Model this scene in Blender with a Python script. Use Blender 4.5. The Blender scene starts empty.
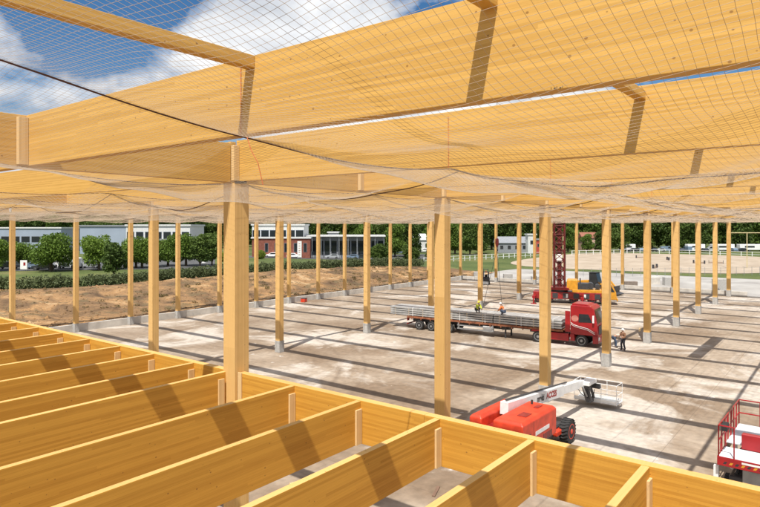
import bpy, bmesh, math, random
import numpy as np
from mathutils import Vector, Matrix, noise
random.seed(7); RNG = np.random.default_rng(7)
SC = bpy.context.scene; COL = SC.collection
R = math.radians
# ------------------------------------------------------------------ camera, sky, sun
HC = 10.23; YAW = 37.84
cam = bpy.data.objects.new('camera', bpy.data.cameras.new('camera')); COL.objects.link(cam)
cam.location = (0, 0, HC); cam.rotation_euler = (R(90), 0, R(YAW - 90))
cam.data.sensor_width = 36; cam.data.lens = 605.7 / 760 * 36; cam.data.shift_y = -26 / 760
cam.data.clip_start = .1; cam.data.clip_end = 8000
SC.camera = cam
SC.view_settings.view_transform = 'Standard'; SC.view_settings.look = 'None'
SC.view_settings.gamma = 1; SC.view_settings.use_curve_mapping = False
SC.view_settings.exposure = 0.28
SUN = Vector((-.53, -.19, 1)).normalized()          # towards the sun
el = math.asin(SUN.z); az = math.atan2(SUN.x, SUN.y)
W = bpy.data.worlds.new('World'); SC.world = W; W.use_nodes = True
nt = W.node_tree; nt.nodes.clear()
def N(t, typ, **k):
    n = t.nodes.new(typ)
    for a, b in k.items(): setattr(n, a, b)
    return n
def mth(t, op, a, b=None, c=None, clamp=False):
    n = N(t, 'ShaderNodeMath', operation=op); n.use_clamp = clamp
    for i, v in enumerate((a, b, c)):
        if v is None: continue
        if isinstance(v, (int, float)): n.inputs[i].default_value = v
        else: t.links.new(v, n.inputs[i])
    return n.outputs[0]
def ramp(t, fac, stops, interp='LINEAR'):
    n = N(t, 'ShaderNodeValToRGB'); cr = n.color_ramp; cr.interpolation = interp
    while len(cr.elements) < len(stops): cr.elements.new(.5)
    for e, (p, c) in zip(cr.elements, stops):
        e.position = p; e.color = (*c, 1) if len(c) == 3 else c
    t.links.new(fac, n.inputs[0]); return n.outputs[0]
def mixc(t, f, a, b, blend='MIX'):
    n = N(t, 'ShaderNodeMix', data_type='RGBA', blend_type=blend)
    for i, v in ((0, f), (6, a), (7, b)):
        if isinstance(v, (int, float)): n.inputs[i].default_value = v
        elif isinstance(v, tuple): n.inputs[i].default_value = (*v, 1)
        else: t.links.new(v, n.inputs[i])
    return n.outputs[2]
sky = N(nt, 'ShaderNodeTexSky', sky_type='NISHITA', sun_disc=False, sun_elevation=el, sun_rotation=az)
sky.air_density = 1.0; sky.dust_density = .4; sky.ozone_density = 2.5
tc = N(nt, 'ShaderNodeTexCoord'); sp = N(nt, 'ShaderNodeSeparateXYZ'); nt.links.new(tc.outputs['Generated'], sp.inputs[0])
zz = mth(nt, 'ADD', mth(nt, 'MAXIMUM', sp.outputs[2], 0), .12)
cb = N(nt, 'ShaderNodeCombineXYZ')
nt.links.new(mth(nt, 'DIVIDE', sp.outputs[0], zz), cb.inputs[0]); nt.links.new(mth(nt, 'DIVIDE', sp.outputs[1], zz), cb.inputs[1])
def wn(scale, det, off):
    mp = N(nt, 'ShaderNodeMapping'); mp.inputs['Location'].default_value = off; mp.inputs['Scale'].default_value = (1, 1, 1.7); nt.links.new(tc.outputs['Generated'], mp.inputs[0])
    n = N(nt, 'ShaderNodeTexNoise'); n.inputs['Scale'].default_value = scale; n.inputs['Detail'].default_value = det
    n.inputs['Roughness'].default_value = .55; n.inputs['Distortion'].default_value = .2
    nt.links.new(mp.outputs[0], n.inputs[0]); return n.outputs[0]
cm = ramp(nt, wn(3.2, 9, (3.0123, 12.6972, 17.3609)), [(.44, (0, 0, 0)), (.53, (1, 1, 1))])
cc = ramp(nt, wn(6.0, 8, (8.3, 2.2, 0)), [(.3, (6.0, 6.5, 7.3)), (.62, (11.8, 11.9, 12.0))])
hs = N(nt, 'ShaderNodeHueSaturation'); hs.inputs['Saturation'].default_value = 1.3; hs.inputs['Value'].default_value = 1.1; nt.links.new(sky.outputs[0], hs.inputs['Color'])
mixed = mixc(nt, cm, hs.outputs[0], cc)
bg = N(nt, 'ShaderNodeBackground'); bg.inputs[1].default_value = .076
nt.links.new(mixed, bg.inputs[0]); wo = N(nt, 'ShaderNodeOutputWorld'); nt.links.new(bg.outputs[0], wo.inputs[0])
sun = bpy.data.objects.new('sun', bpy.data.lights.new('sun', 'SUN')); COL.objects.link(sun)
sun.data.energy = 5.0; sun.data.angle = R(.5); sun.data.color = (1, .955, .88)
sun.rotation_euler = SUN.to_track_quat('Z', 'Y').to_euler()
# ------------------------------------------------------------------ projection helper for far things
F_ = 605.7; HY = 227.5; cY, sY = math.cos(R(YAW)), math.sin(R(YAW))
def at(x, y, z):
    """where the line of sight through picture point x, y meets height z"""
    D = F_ * (HC - z) / (y - HY); L = (x - 380) / F_ * D
    return Vector((cY * D + sY * L, sY * D - cY * L, z))
def atD(x, D, z=0.0):
    L = (x - 380) / F_ * D
    return Vector((cY * D + sY * L, sY * D - cY * L, z))
def zat(y, D): return HC - (y - HY) * D / F_
# ------------------------------------------------------------------ materials
MATS = {}
def mat(name, col, rough=.6, metal=0., var=.12, vscale=3., bump=0., spec=.5, coat=0.):
    if name in MATS: return MATS[name]
    m = bpy.data.materials.new(name); m.use_nodes = True; t = m.node_tree
    b = t.nodes['Principled BSDF']; b.inputs['Roughness'].default_value = rough; b.inputs['Metallic'].default_value = metal
    b.inputs['Specular IOR Level'].default_value = spec; b.inputs['Coat Weight'].default_value = coat
    tcn = N(t, 'ShaderNodeTexCoord'); n = N(t, 'ShaderNodeTexNoise'); n.inputs['Scale'].default_value = vscale; n.inputs['Detail'].default_value = 6
    t.links.new(tcn.outputs['Object'], n.inputs[0])
    lo = tuple(c * (1 - var * 1.6) for c in col); hi = tuple(min(1, c * (1 + var * 1.2)) for c in col)
    t.links.new(ramp(t, n.outputs[0], [(.3, lo), (.7, hi)]), b.inputs['Base Color'])
    if bump:
        bp = N(t, 'ShaderNodeBump'); bp.inputs['Strength'].default_value = bump; bp.inputs['Distance'].default_value = .03
        t.links.new(n.outputs[0], bp.inputs['Height']); t.links.new(bp.outputs[0], b.inputs['Normal'])
    MATS[name] = m; return m
def wood(name, base, dark, axis='X', lam=.042, knots=1.0):
    """glued laminated spruce: thin boards stacked across the member, grain along it, knots"""
    m = bpy.data.materials.new(name); m.use_nodes = True; t = m.node_tree
    b = t.nodes['Principled BSDF']; b.inputs['Roughness'].default_value = .62; b.inputs['Specular IOR Level'].default_value = .3
    tcn = N(t, 'ShaderNodeTexCoord'); s = N(t, 'ShaderNodeSeparateXYZ'); t.links.new(tcn.outputs['Object'], s.inputs[0])
    oi = N(t, 'ShaderNodeObjectInfo'); rnd = mth(t, 'MULTIPLY', oi.outputs['Random'], 57.)
    if axis == 'X': l, a, c = s.outputs[0], s.outputs[2], s.outputs[1]
    else: l, a, c = s.outputs[2], s.outputs[0], s.outputs[1]
    l = mth(t, 'ADD', l, rnd)
    board = mth(t, 'FLOOR', mth(t, 'DIVIDE', a, lam))
    seg = mth(t, 'FLOOR', mth(t, 'ADD', mth(t, 'MULTIPLY', l, .16), mth(t, 'MULTIPLY', board, .377)))
    v = N(t, 'ShaderNodeCombineXYZ'); t.links.new(board, v.inputs[0]); t.links.new(seg, v.inputs[1]); t.links.new(rnd, v.inputs[2])
    w = N(t, 'ShaderNodeTexWhiteNoise', noise_dimensions='3D'); t.links.new(v.outputs[0], w.inputs[0])
    g = N(t, 'ShaderNodeCombineXYZ'); t.links.new(mth(t, 'MULTIPLY', l, 1.4), g.inputs[0])
    t.links.new(mth(t, 'MULTIPLY', a, 90.), g.inputs[1]); t.links.new(mth(t, 'MULTIPLY', c, 90.), g.inputs[2])
    gn = N(t, 'ShaderNodeTexNoise'); gn.inputs['Scale'].default_value = 1; gn.inputs['Detail'].default_value = 5; t.links.new(g.outputs[0], gn.inputs[0])
    big = N(t, 'ShaderNodeTexNoise'); big.inputs['Scale'].default_value = .7; big.inputs['Detail'].default_value = 4
    g2 = N(t, 'ShaderNodeCombineXYZ'); t.links.new(l, g2.inputs[0]); t.links.new(mth(t, 'MULTIPLY', a, 3.), g2.inputs[1]); t.links.new(mth(t, 'MULTIPLY', c, 3.), g2.inputs[2])
    t.links.new(g2.outputs[0], big.inputs[0])
    f = mth(t, 'ADD', mth(t, 'MULTIPLY', w.outputs[0], .25), mth(t, 'MULTIPLY', gn.outputs[0], .42))
    f = mth(t, 'ADD', mth(t, 'ADD', f, .14), mth(t, 'MULTIPLY', big.outputs[0], .16), clamp=True)
    colr = ramp(t, f, [(.25, dark), (.62, base), (.95, tuple(min(1, x * 1.16) for x in base))])
    kv = N(t, 'ShaderNodeCombineXYZ'); t.links.new(mth(t, 'MULTIPLY', l, .8), kv.inputs[0]); t.links.new(a, kv.inputs[1]); t.links.new(c, kv.inputs[2])
    vo = N(t, 'ShaderNodeTexVoronoi'); vo.inputs['Scale'].default_value = 8.5; t.links.new(kv.outputs[0], vo.inputs[0])
    ks = N(t, 'ShaderNodeSeparateColor'); t.links.new(vo.outputs['Color'], ks.inputs[0])
    rad = mth(t, 'MULTIPLY', mth(t, 'SUBTRACT', ks.outputs[0], .25), .21)
    kf = mth(t, 'MULTIPLY', mth(t, 'SUBTRACT', rad, vo.outputs['Distance']), 22., clamp=True)
    colr = mixc(t, mth(t, 'MULTIPLY', kf, .7 * knots), colr, (.20, .085, .025))
    line = mth(t, 'LESS_THAN', mth(t, 'FRACT', mth(t, 'DIVIDE', a, lam)), .07)
    colr = mixc(t, mth(t, 'MULTIPLY', line, .32), colr, dark)
    t.links.new(colr, b.inputs['Base Color'])
    return m
WX = wood('glulam_spruce', (.65, .385, .10), (.45, .235, .042))
WZ = wood('glulam_spruce_post', (.68, .43, .165), (.52, .30, .09), 'Z')
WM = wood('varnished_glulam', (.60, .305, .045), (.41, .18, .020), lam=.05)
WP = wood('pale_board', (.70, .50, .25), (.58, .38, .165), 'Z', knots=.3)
WT = wood('planed_top', (.70, .43, .15), (.55, .31, .09))  # paler upper faces: the strong sunlight on them is put into the colour
M_net = bpy.data.materials.new('net_twine'); M_net.use_nodes = True
_t = M_net.node_tree; _b = _t.nodes['Principled BSDF']; _b.inputs['Base Color'].default_value = (.52, .41, .30, 1); _b.inputs['Roughness'].default_value = .9
_tr = N(_t, 'ShaderNodeBsdfTranslucent'); _tr.inputs[0].default_value = (.52, .41, .30, 1)
_mx = N(_t, 'ShaderNodeMixShader'); _mx.inputs[0].default_value = .08
_t.links.new(_b.outputs[0], _mx.inputs[1]); _t.links.new(_tr.outputs[0], _mx.inputs[2]); _t.links.new(_mx.outputs[0], _t.nodes['Material Output'].inputs[0])
M_rope = mat('dark_rope', (.10, .045, .03), .9)
M_cord = mat('orange_cord', (.60, .16, .06), .8)
M_conc = mat('plinth_concrete', (.40, .39, .37), .9, vscale=6, bump=.3)
M_upst = mat('upstand_concrete', (.56, .53, .48), .9, vscale=1.2, bump=.2)
M_red = mat('red_paint', (.33, .009, .013), .35, vscale=1.5, var=.12, coat=.15)
M_mast = mat('dark_mast_red', (.13, .014, .012), .5, var=.3)
M_red2 = mat('dark_red_paint', (.30, .02, .018), .4, var=.2)
M_orange = mat('orange_red_paint', (.66, .055, .020), .45, var=.16, vscale=2.5)
M_yel = mat('yellow_paint', (.62, .29, .025), .4, var=.1)
M_blk = mat('black_rubber', (.025, .025, .025), .75)
M_dk = mat('dark_steel', (.06, .06, .065), .5, .3)
M_grey = mat('grey_steel', (.35, .36, .37), .45, .5)
M_wht = mat('white_paint', (.78, .78, .77), .4, var=.06)
M_glass = mat('dark_glass', (.02, .025, .03), .06, var=.05)
M_rust = mat('rusty_frame', (.25, .09, .042), .8, var=.3)
M_sheet = mat('galvanised_sheet', (.47, .47, .46), .45, .25, var=.15, vscale=2)
M_deck = mat('white_deck', (.66, .69, .72), .6)
M_skin = mat('skin', (.50, .30, .21), .6)
def nodes_mat(name, fn, rough=.9, bump=None):
    m = bpy.data.materials.new(name); m.use_nodes = True; t = m.node_tree; b = t.nodes['Principled BSDF']
    b.inputs['Roughness'].default_value = rough; b.inputs['Specular IOR Level'].default_value = .25
    tcn = N(t, 'ShaderNodeTexCoord'); P = tcn.outputs['Object']
    def nz(sc, det=6, off=(0, 0, 0), st=(1, 1, 1), rough_=.55, dist=0.):
        mp = N(t, 'ShaderNodeMapping'); mp.inputs['Location'].default_value = off; mp.inputs['Scale'].default_value = st; t.links.new(P, mp.inputs[0])
        n = N(t, 'ShaderNodeTexNoise'); n.inputs['Scale'].default_value = sc; n.inputs['Detail'].default_value = det
        n.inputs['Roughness'].default_value = rough_; n.inputs['Distortion'].default_value = dist; t.links.new(mp.outputs[0], n.inputs[0]); return n.outputs[0]
    c, h = fn(t, nz, P)
    t.links.new(c, b.inputs['Base Color'])
    if bump and h is not None:
        bp = N(t, 'ShaderNodeBump'); bp.inputs['Strength'].default_value = bump; bp.inputs['Distance'].default_value = .1
        t.links.new(h, bp.inputs['Height']); t.links.new(bp.outputs[0], b.inputs['Normal'])
    return m
def f_slab(t, nz, P):
    base = ramp(t, nz(.16, 8, (5, 2, 0), dist=.6), [(.36, (.235, .17, .115)), (.50, (.305, .235, .17)), (.62, (.40, .325, .25))])
    pale = ramp(t, nz(.11, 9, (31, 12, 0), rough_=.62, dist=1.0), [(.51, (0, 0, 0)), (.60, (1, 1, 1))])
    c = mixc(t, mth(t, 'MULTIPLY', pale, .85), base, (.56, .505, .44))
    sx = N(t, 'ShaderNodeSeparateXYZ'); t.links.new(P, sx.inputs[0]); tk = None
    for cx_, cy_, rad_ in ((40, -8, 22), (40, -8, 23.9), (75, 62, 36), (75, 62, 37.9), (18, 48, 24), (18, 48, 25.8), (60, 2, 15), (60, 2, 16.9)):
        dx = mth(t, 'SUBTRACT', sx.outputs[0], float(cx_)); dy = mth(t, 'SUBTRACT', sx.outputs[1], float(cy_))
        dd = mth(t, 'SQRT', mth(t, 'ADD', mth(t, 'MULTIPLY', dx, dx), mth(t, 'MULTIPLY', dy, dy)))
        q = mth(t, 'SUBTRACT', 1., mth(t, 'MULTIPLY', mth(t, 'ABSOLUTE', mth(t, 'SUBTRACT', dd, float(rad_))), 4.), clamp=True)
        tk = q if tk is None else mth(t, 'MAXIMUM', tk, q)
    tk = mth(t, 'MULTIPLY', tk, ramp(t, nz(.35, 6, (2, 2, 0)), [(.42, (0, 0, 0)), (.6, (1, 1, 1))]))
    c = mixc(t, mth(t, 'MULTIPLY', tk, .45), c, (.16, .115, .08))
    fine = ramp(t, nz(2.2, 8), [(.3, (.78, .78, .78)), (.7, (1.12, 1.12, 1.12))])
    c = mixc(t, 1., c, fine, 'MULTIPLY')
    streak = ramp(t, nz(.5, 6, (3, 9, 0), (3., .5, 1)), [(.56, (0, 0, 0)), (.7, (1, 1, 1))])
    c = mixc(t, mth(t, 'MULTIPLY', streak, .35), c, (.17, .12, .08))
    spots = ramp(t, nz(.9, 4, (55, 7, 0)), [(.68, (0, 0, 0)), (.72, (1, 1, 1))])
    c = mixc(t, mth(t, 'MULTIPLY', spots, .6), c, (.68, .65, .60))
    s = N(t, 'ShaderNodeSeparateXYZ'); t.links.new(P, s.inputs[0])
    def joint(o, step, off):
        f = mth(t, 'FRACT', mth(t, 'DIVIDE', mth(t, 'ADD', o, off), step))
        return mth(t, 'LESS_THAN', f, .035 / step)
    j = mth(t, 'MAXIMUM', joint(s.outputs[0], 5.695, 3.1), joint(s.outputs[1], 7.6, .8))
    c = mixc(t, mth(t, 'MULTIPLY', j, .45), c, (.14, .105, .08))
    return c, nz(3, 8)
M_slab = nodes_mat('dusty_concrete_slab', f_slab, .85, .15)
def f_grass(t, nz, P):
    c = ramp(t, nz(.06, 8), [(.35, (.060, .085, .022)), (.55, (.10, .125, .035)), (.7, (.18, .165, .065))])
    return mixc(t, 1., c, ramp(t, nz(3, 6), [(.3, (.7, .7, .7)), (.7, (1.2, 1.2, 1.2))]), 'MULTIPLY'), nz(4)
M_grass = nodes_mat('mown_grass', f_grass, .95, .4)
def f_soil(t, nz, P):
    c = ramp(t, nz(.22, 9, dist=.8), [(.34, (.10, .062, .035)), (.47, (.20, .12, .06)), (.58, (.33, .19, .085)), (.72, (.46, .32, .18))])
    d = ramp(t, nz(.5, 9, (9, 4, 0), dist=1.2), [(.54, (0, 0, 0)), (.62, (1, 1, 1))])
    c = mixc(t, mth(t, 'MULTIPLY', d, .65), c, (.12, .095, .05))
    return mixc(t, 1., c, ramp(t, nz(5, 6), [(.3, (.7, .7, .7)), (.7, (1.25, 1.25, 1.25))]), 'MULTIPLY'), nz(2.5, 9)
M_soil = nodes_mat('orange_brown_soil', f_soil, .95, .9)
def f_sand(t, nz, P):
    c = ramp(t, nz(.12, 8, st=(1, 2, 1)), [(.35, (.34, .27, .20)), (.65, (.44, .36, .275))]); return c, nz(3)
M_sand = nodes_mat('arena_sand', f_sand, .95, .2)
def f_asph(t, nz, P): return ramp(t, nz(.4, 8), [(.35, (.07, .07, .07)), (.65, (.12, .12, .12))]), nz(3)
M_asph = nodes_mat('asphalt', f_asph, .9, .1)
def f_yard(t, nz, P): return ramp(t, nz(.15, 8), [(.35, (.28, .26, .24)), (.65, (.43, .41, .38))]), nz(3)
M_yard = nodes_mat('pale_concrete_yard', f_yard, .9, .1)
def leafmat(name, c1, c2):
    m = bpy.data.materials.new(name); m.use_nodes = True; t = m.node_tree; b = t.nodes['Principled BSDF']
    b.inputs['Roughness'].default_value = .6; b.inputs['Specular IOR Level'].default_value = .2
    tcn = N(t, 'ShaderNodeTexCoord'); n = N(t, 'ShaderNodeTexNoise'); n.inputs['Scale'].default_value = .8; n.inputs['Detail'].default_value = 3
    t.links.new(tcn.outputs['Object'], n.inputs[0]); g = N(t, 'ShaderNodeNewGeometry')
    oi = N(t, 'ShaderNodeObjectInfo')
    f = mth(t, 'ADD', mth(t, 'MULTIPLY', n.outputs[0], .6), mth(t, 'MULTIPLY', g.outputs['Random Per Island'], .35))
    f = mth(t, 'ADD', f, mth(t, 'MULTIPLY', mth(t, 'SUBTRACT', oi.outputs['Random'], .5), .25), clamp=True)
    cr = ramp(t, f, [(.2, c1), (.75, c2)]); t.links.new(cr, b.inputs['Base Color'])
    tr = N(t, 'ShaderNodeBsdfTranslucent'); t.links.new(cr, tr.inputs[0]); mx = N(t, 'ShaderNodeMixShader'); mx.inputs[0].default_value = .25
    t.links.new(b.outputs[0], mx.inputs[1]); t.links.new(tr.outputs[0], mx.inputs[2]); t.links.new(mx.outputs[0], t.nodes['Material Output'].inputs[0])
    return m
M_leaf = leafmat('green_leaves', (.055, .10, .015), (.15, .23, .04))
M_leafd = leafmat('dark_leaves', (.045, .08, .018), (.13, .19, .04))
M_leafr = leafmat('lime_leaves', (.075, .13, .018), (.19, .28, .045))
M_leafy = leafmat('yellow_green_leaves', (.12, .17, .02), (.24, .30, .04))
M_hedge = leafmat('hedge_leaves', (.07, .09, .04), (.15, .18, .08))
M_bark = mat('bark', (.11, .08, .055), .95, vscale=8)
# ------------------------------------------------------------------ mesh builder
class MB:
    def __init__(s): s.v = []; s.f = []; s.m = []; s.mats = []
    def mi(s, m):
        if m not in s.mats: s.mats.append(m)
        return s.mats.index(m)
    def add(s, vs, fs, m=None):
        o = len(s.v); s.v += [tuple(v) for v in vs]; s.f += [tuple(i + o for i in f) for f in fs]
        s.m += [s.mi(m) if m else 0] * len(fs); return s
    def box(s, a, b, m=None, bev=0):
        x0, y0, z0 = a; x1, y1, z1 = b
        if bev:
            c = bev; ring = lambda z, i: [(x0 + i + c * 0, y0 + i, z), (x1 - i, y0 + i, z), (x1 - i, y1 - i, z), (x0 + i, y1 - i, z)]
            rs = [ring(z0, c), ring(z0 + c, 0), ring(z1 - c, 0), ring(z1, c)]
            vs = sum(rs, []); fs = [(3, 2, 1, 0), (12, 13, 14, 15)]
            for k in range(3):
                for j in range(4): fs.append((k * 4 + j, k * 4 + (j + 1) % 4, k * 4 + 4 + (j + 1) % 4, k * 4 + 4 + j))
            return s.add(vs, fs, m)
        vs = [(x0, y0, z0), (x1, y0, z0), (x1, y1, z0), (x0, y1, z0), (x0, y0, z1), (x1, y0, z1), (x1, y1, z1), (x0, y1, z1)]
        return s.add(vs, [(3, 2, 1, 0), (4, 5, 6, 7), (0, 1, 5, 4), (1, 2, 6, 5), (2, 3, 7, 6), (3, 0, 4, 7)], m)
    def tube(s, a, b, r, r2=None, n=8, m=None, cap=True):
        a = Vector(a); b = Vector(b); r2 = r if r2 is None else r2; d = (b - a).normalized()
        u = d.orthogonal().normalized(); w = d.cross(u); vs = []
        for p, q in ((a, r), (b, r2)):
            for k in range(n):
                t = 2 * math.pi * (k + .5) / n; vs.append(p + (u * math.cos(t) + w * math.sin(t)) * q)
        fs = [(k, (k + 1) % n, n + (k + 1) % n, n + k) for k in range(n)]
        if cap: fs += [tuple(range(n))[::-1], tuple(range(n, 2 * n))]
        return s.add(vs, fs, m)
    def path(s, pts, r, n=6, m=None):
        for a, b in zip(pts[:-1], pts[1:]): s.tube(a, b, r, n=n, m=m)
        return s
    def prism(s, prof, y0, y1, m=None, inset=0):
        """profile in x,z extruded along y"""
        n = len(prof); vs = [(x, y0, z) for x, z in prof] + [(x, y1, z) for x, z in prof]
        fs = [tuple(range(n)), tuple(range(2 * n - 1, n - 1, -1))] + [(k, n + k, n + (k + 1) % n, (k + 1) % n) for k in range(n)]
        return s.add(vs, fs, m)
    def lathe(s, prof, c, axis='Z', n=16, m=None):
        vs = []; c = Vector(c)
        for r, h in prof:
            for k in range(n):
                t = 2 * math.pi * k / n; x, y = r * math.cos(t), r * math.sin(t)
                vs.append(c + (Vector((x, y, h)) if axis == 'Z' else Vector((x, h, y)) if axis == 'Y' else Vector((h, x, y))))
        fs = []
        for j in range(len(prof) - 1):
            for k in range(n): fs.append((j * n + k, j * n + (k + 1) % n, (j + 1) * n + (k + 1) % n, (j + 1) * n + k))
        fs += [tuple(range(n))[::-1], tuple(range((len(prof) - 1) * n, len(prof) * n))]
        return s.add(vs, fs, m)
    def build(s, name, m=None, parent=None, smooth=False, label=None, bevel=0):
        me = bpy.data.meshes.new(name); me.from_pydata(s.v, [], s.f)
        if s.mats and any(s.mats):
            for q in s.mats: me.materials.append(q)
            me.polygons.foreach_set('material_index', s.m)
        elif m: me.materials.append(m)
        bm = bmesh.new(); bm.from_mesh(me); bmesh.ops.recalc_face_normals(bm, faces=bm.faces); bm.to_mesh(me); bm.free()
        if smooth: me.polygons.foreach_set('use_smooth', [True] * len(me.polygons))
        o = bpy.data.objects.new(name, me); COL.objects.link(o)
        if parent: o.parent = parent
        if label: o['label'] = label
        if bevel:
            bv = o.modifiers.new('bevel', 'BEVEL'); bv.width = bevel; bv.segments = 2; bv.limit_method = 'ANGLE'
        return o
def empty(name, loc=(0, 0, 0), rz=0, label=None, cat=None, group=None):
    o = bpy.data.objects.new(name, None); COL.objects.link(o); o.location = loc; o.rotation_euler = (0, 0, rz)
    return tag(o, label, cat, group)
def tag(o, label=None, cat=None, group=None, kind=None):
    if label: o['label'] = label
    if cat: o['category'] = cat
    if group: o['group'] = group
    if kind: o['kind'] = kind
    return o
def copy_tree(o, parent=None, label=None):
    c = o.copy(); COL.objects.link(c); c.parent = parent
    for ch in o.children: copy_tree(ch, c)
    if label: c['label'] = label
    return c
ORD = ['nearest', 'second', 'third', 'fourth', 'fifth', 'sixth', 'seventh', 'eighth', 'ninth', 'tenth', 'eleventh', 'twelfth', 'thirteenth', 'fourteenth', 'fifteenth', 'sixteenth', 'seventeenth', 'eighteenth', 'nineteenth', 'twentieth']
def textmesh(s, size, m, parent, name, loc, rot, extrude=.002):
    c = bpy.data.curves.new(name, 'FONT'); c.body = s; c.size = size; c.extrude = extrude; c.offset = .02; c.align_x = 'CENTER'; c.align_y = 'CENTER'
    o = bpy.data.objects.new('tmp', c); COL.objects.link(o)
    me = bpy.data.meshes.new_from_object(o.evaluated_get(bpy.context.evaluated_depsgraph_get())); bpy.data.objects.remove(o)
    me.materials.clear(); me.materials.append(m)
    q = bpy.data.objects.new(name, me); COL.objects.link(q); q.parent = parent; q.location = loc; q.rotation_euler = rot; return q
# ------------------------------------------------------------------ ground
def sm(t): t = max(0., min(1., t)); return t * t * (3 - 2 * t)
def Hh(p, q):
    base = 2.0 * sm((q - 60.5) / 20) * (1 - .72 * sm((p - 100) / 45))
    e = .5 * sm((p - 106) / 14)
    if p < 104.2 and q < 60.6: return -.25
    return max(base, e) - .02
def axis_pts(lo, hi, f0, f1, step):
    a = list(np.arange(f0, f1 + .01, step)); x = a[-1]; d = step
    while x < hi: d *= 1.25; x += d; a.append(x)
    x = a[0]; d = step
    while x > lo: d *= 1.25; x -= d; a.insert(0, x)
    return a
def sheet(name, ps, qs, zf, m, smooth=True):
    vs = [(p, q, zf(p, q)) for p in ps for q in qs]; n = len(qs)
    fs = [(i * n + j, (i + 1) * n + j, (i + 1) * n + j + 1, i * n + j + 1) for i in range(len(ps) - 1) for j in range(n - 1)]
    o = MB().add(vs, fs).build(name, m, smooth=smooth); return o
def hillz(p, q):
    d = math.hypot(p, q); z = Hh(p, q)
    return z + 26 * sm((d - 420) / 500) + 8 * (noise.noise(Vector((p / 160, q / 160, 0))) + .3) * sm((d - 420) / 300)
tag(sheet('ground', axis_pts(-1500, 4000, -60, 200, 3.), axis_pts(-1500, 4000, -60, 170, 3.), hillz, M_grass), kind='structure')
tag(MB().add([(-30, -60, 0), (104.0, -60, 0), (104.0, 60.3, 0), (-30, 60.3, 0)], [(0, 1, 2, 3)]).build('floor_slab', M_slab), kind='structure')
HEDGE = [(-10, 88)] + [(v.x, v.y) for v in (at(-40, 291, 2), at(0, 290, 2), at(60, 288, 2), at(128, 284.5, 2), at(165, 281, 2), at(200, 277.5, 2), at(240, 273.5, 2), at(340, 268, 2), at(425, 265.5, 1.7))] + [(126, 68)]
def hq(p):
    for (a, b), (c, d) in zip(HEDGE[:-1], HEDGE[1:]):
        if a <= p <= c: return b + (d - b) * (p - a) / (c - a)
    return HEDGE[0][1] if p < 0 else HEDGE[-1][1]
def soilz(p, u):
    q = 60.34 + u * (hq(p) - 1.0 - 60.34)
    end = 1 - sm((p - 104) / 14)
    z = Hh(p, q) if q > 60.7 and p < 104 else max(Hh(p, q), .0)
    z = max(z, .42 * end)
    n = noise.fractal(Vector((p * .33, q * .33, 0)), .8, 2, 6) * .20 + noise.noise(Vector((p * .07, q * .1, 3))) * .5
    return (p, q, z + .12 + max(-.08, n + .25) * sm(u * 6) * sm((1 - u) * 8) * (.35 + .65 * end))
ps = np.arange(-5, 118.1, .5); us = np.linspace(0, 1, 60)
vs = [soilz(p, u) for p in ps for u in us]; n = len(us)
tag(MB().add(vs, [(i * n + j, (i + 1) * n + j, (i + 1) * n + j + 1, i * n + j + 1) for i in range(len(ps) - 1) for j in range(n - 1)]).build('soil_bank', M_soil, smooth=True), kind='structure')
def patch(name, pts, m, dz, kind='structure'):
    vs = [(p, q, Hh(p, q) + dz) for p, q in pts]
    return tag(MB().add(vs, [tuple(range(len(pts)))]).build(name, m), kind=kind)
yard_ps = np.arange(104.2, 133.1, 2.4); yard_qs = np.arange(-60, 64, 2.)
tag(sheet('yard', yard_ps, yard_qs, lambda p, q: max(Hh(p, q), 0) + .03, M_yard), kind='structure')
# sand arena (rounded rectangle) from its picture outline
cen = Vector((190, 46)); AR = []
for k in range(48):
    t = 2 * math.pi * k / 48; ex = abs(math.cos(t)) ** .6 * math.copysign(1, math.cos(t)); ey = abs(math.sin(t)) ** .6 * math.copysign(1, math.sin(t))
    v = Vector((ex * 50, ey * 34)); a = R(5)
    AR.append((cen.x + v.x * math.cos(a) - v.y * math.sin(a), cen.y + v.x * math.sin(a) + v.y * math.cos(a)))
tag(MB().add([(p, q, .54) for p, q in AR], [tuple(range(48))]).build('riding_arena', M_sand), kind='structure')
# car park strip beyond the hedge at the left
cp = [at(-60, 272, 2.), at(215, 268.5, 2.), at(215, 258, 2.), at(-60, 259, 2.)]
cp2 = [at(225, 257.5, 1.9), at(430, 255.5, 1.7), at(430, 251, 1.7), at(225, 253, 1.9)]
def quadsheet(name, c, m, dz, n=16):
    vs = []
    for i in range(n + 1):
        for j in range(n + 1):
            a = c[0].lerp(c[1], i / n); b = c[3].lerp(c[2], i / n); v = a.lerp(b, j / n); vs.append((v.x, v.y, Hh(v.x, v.y) + dz))
    fs = [(i * (n + 1) + j, (i + 1) * (n + 1) + j, (i + 1) * (n + 1) + j + 1, i * (n + 1) + j + 1) for i in range(n) for j in range(n)]
    return tag(MB().add(vs, fs).build(name, m, smooth=True), kind='structure')
quadsheet('car_park', cp, M_asph, .05); quadsheet('service_road', cp2, M_asph, .05)
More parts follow.
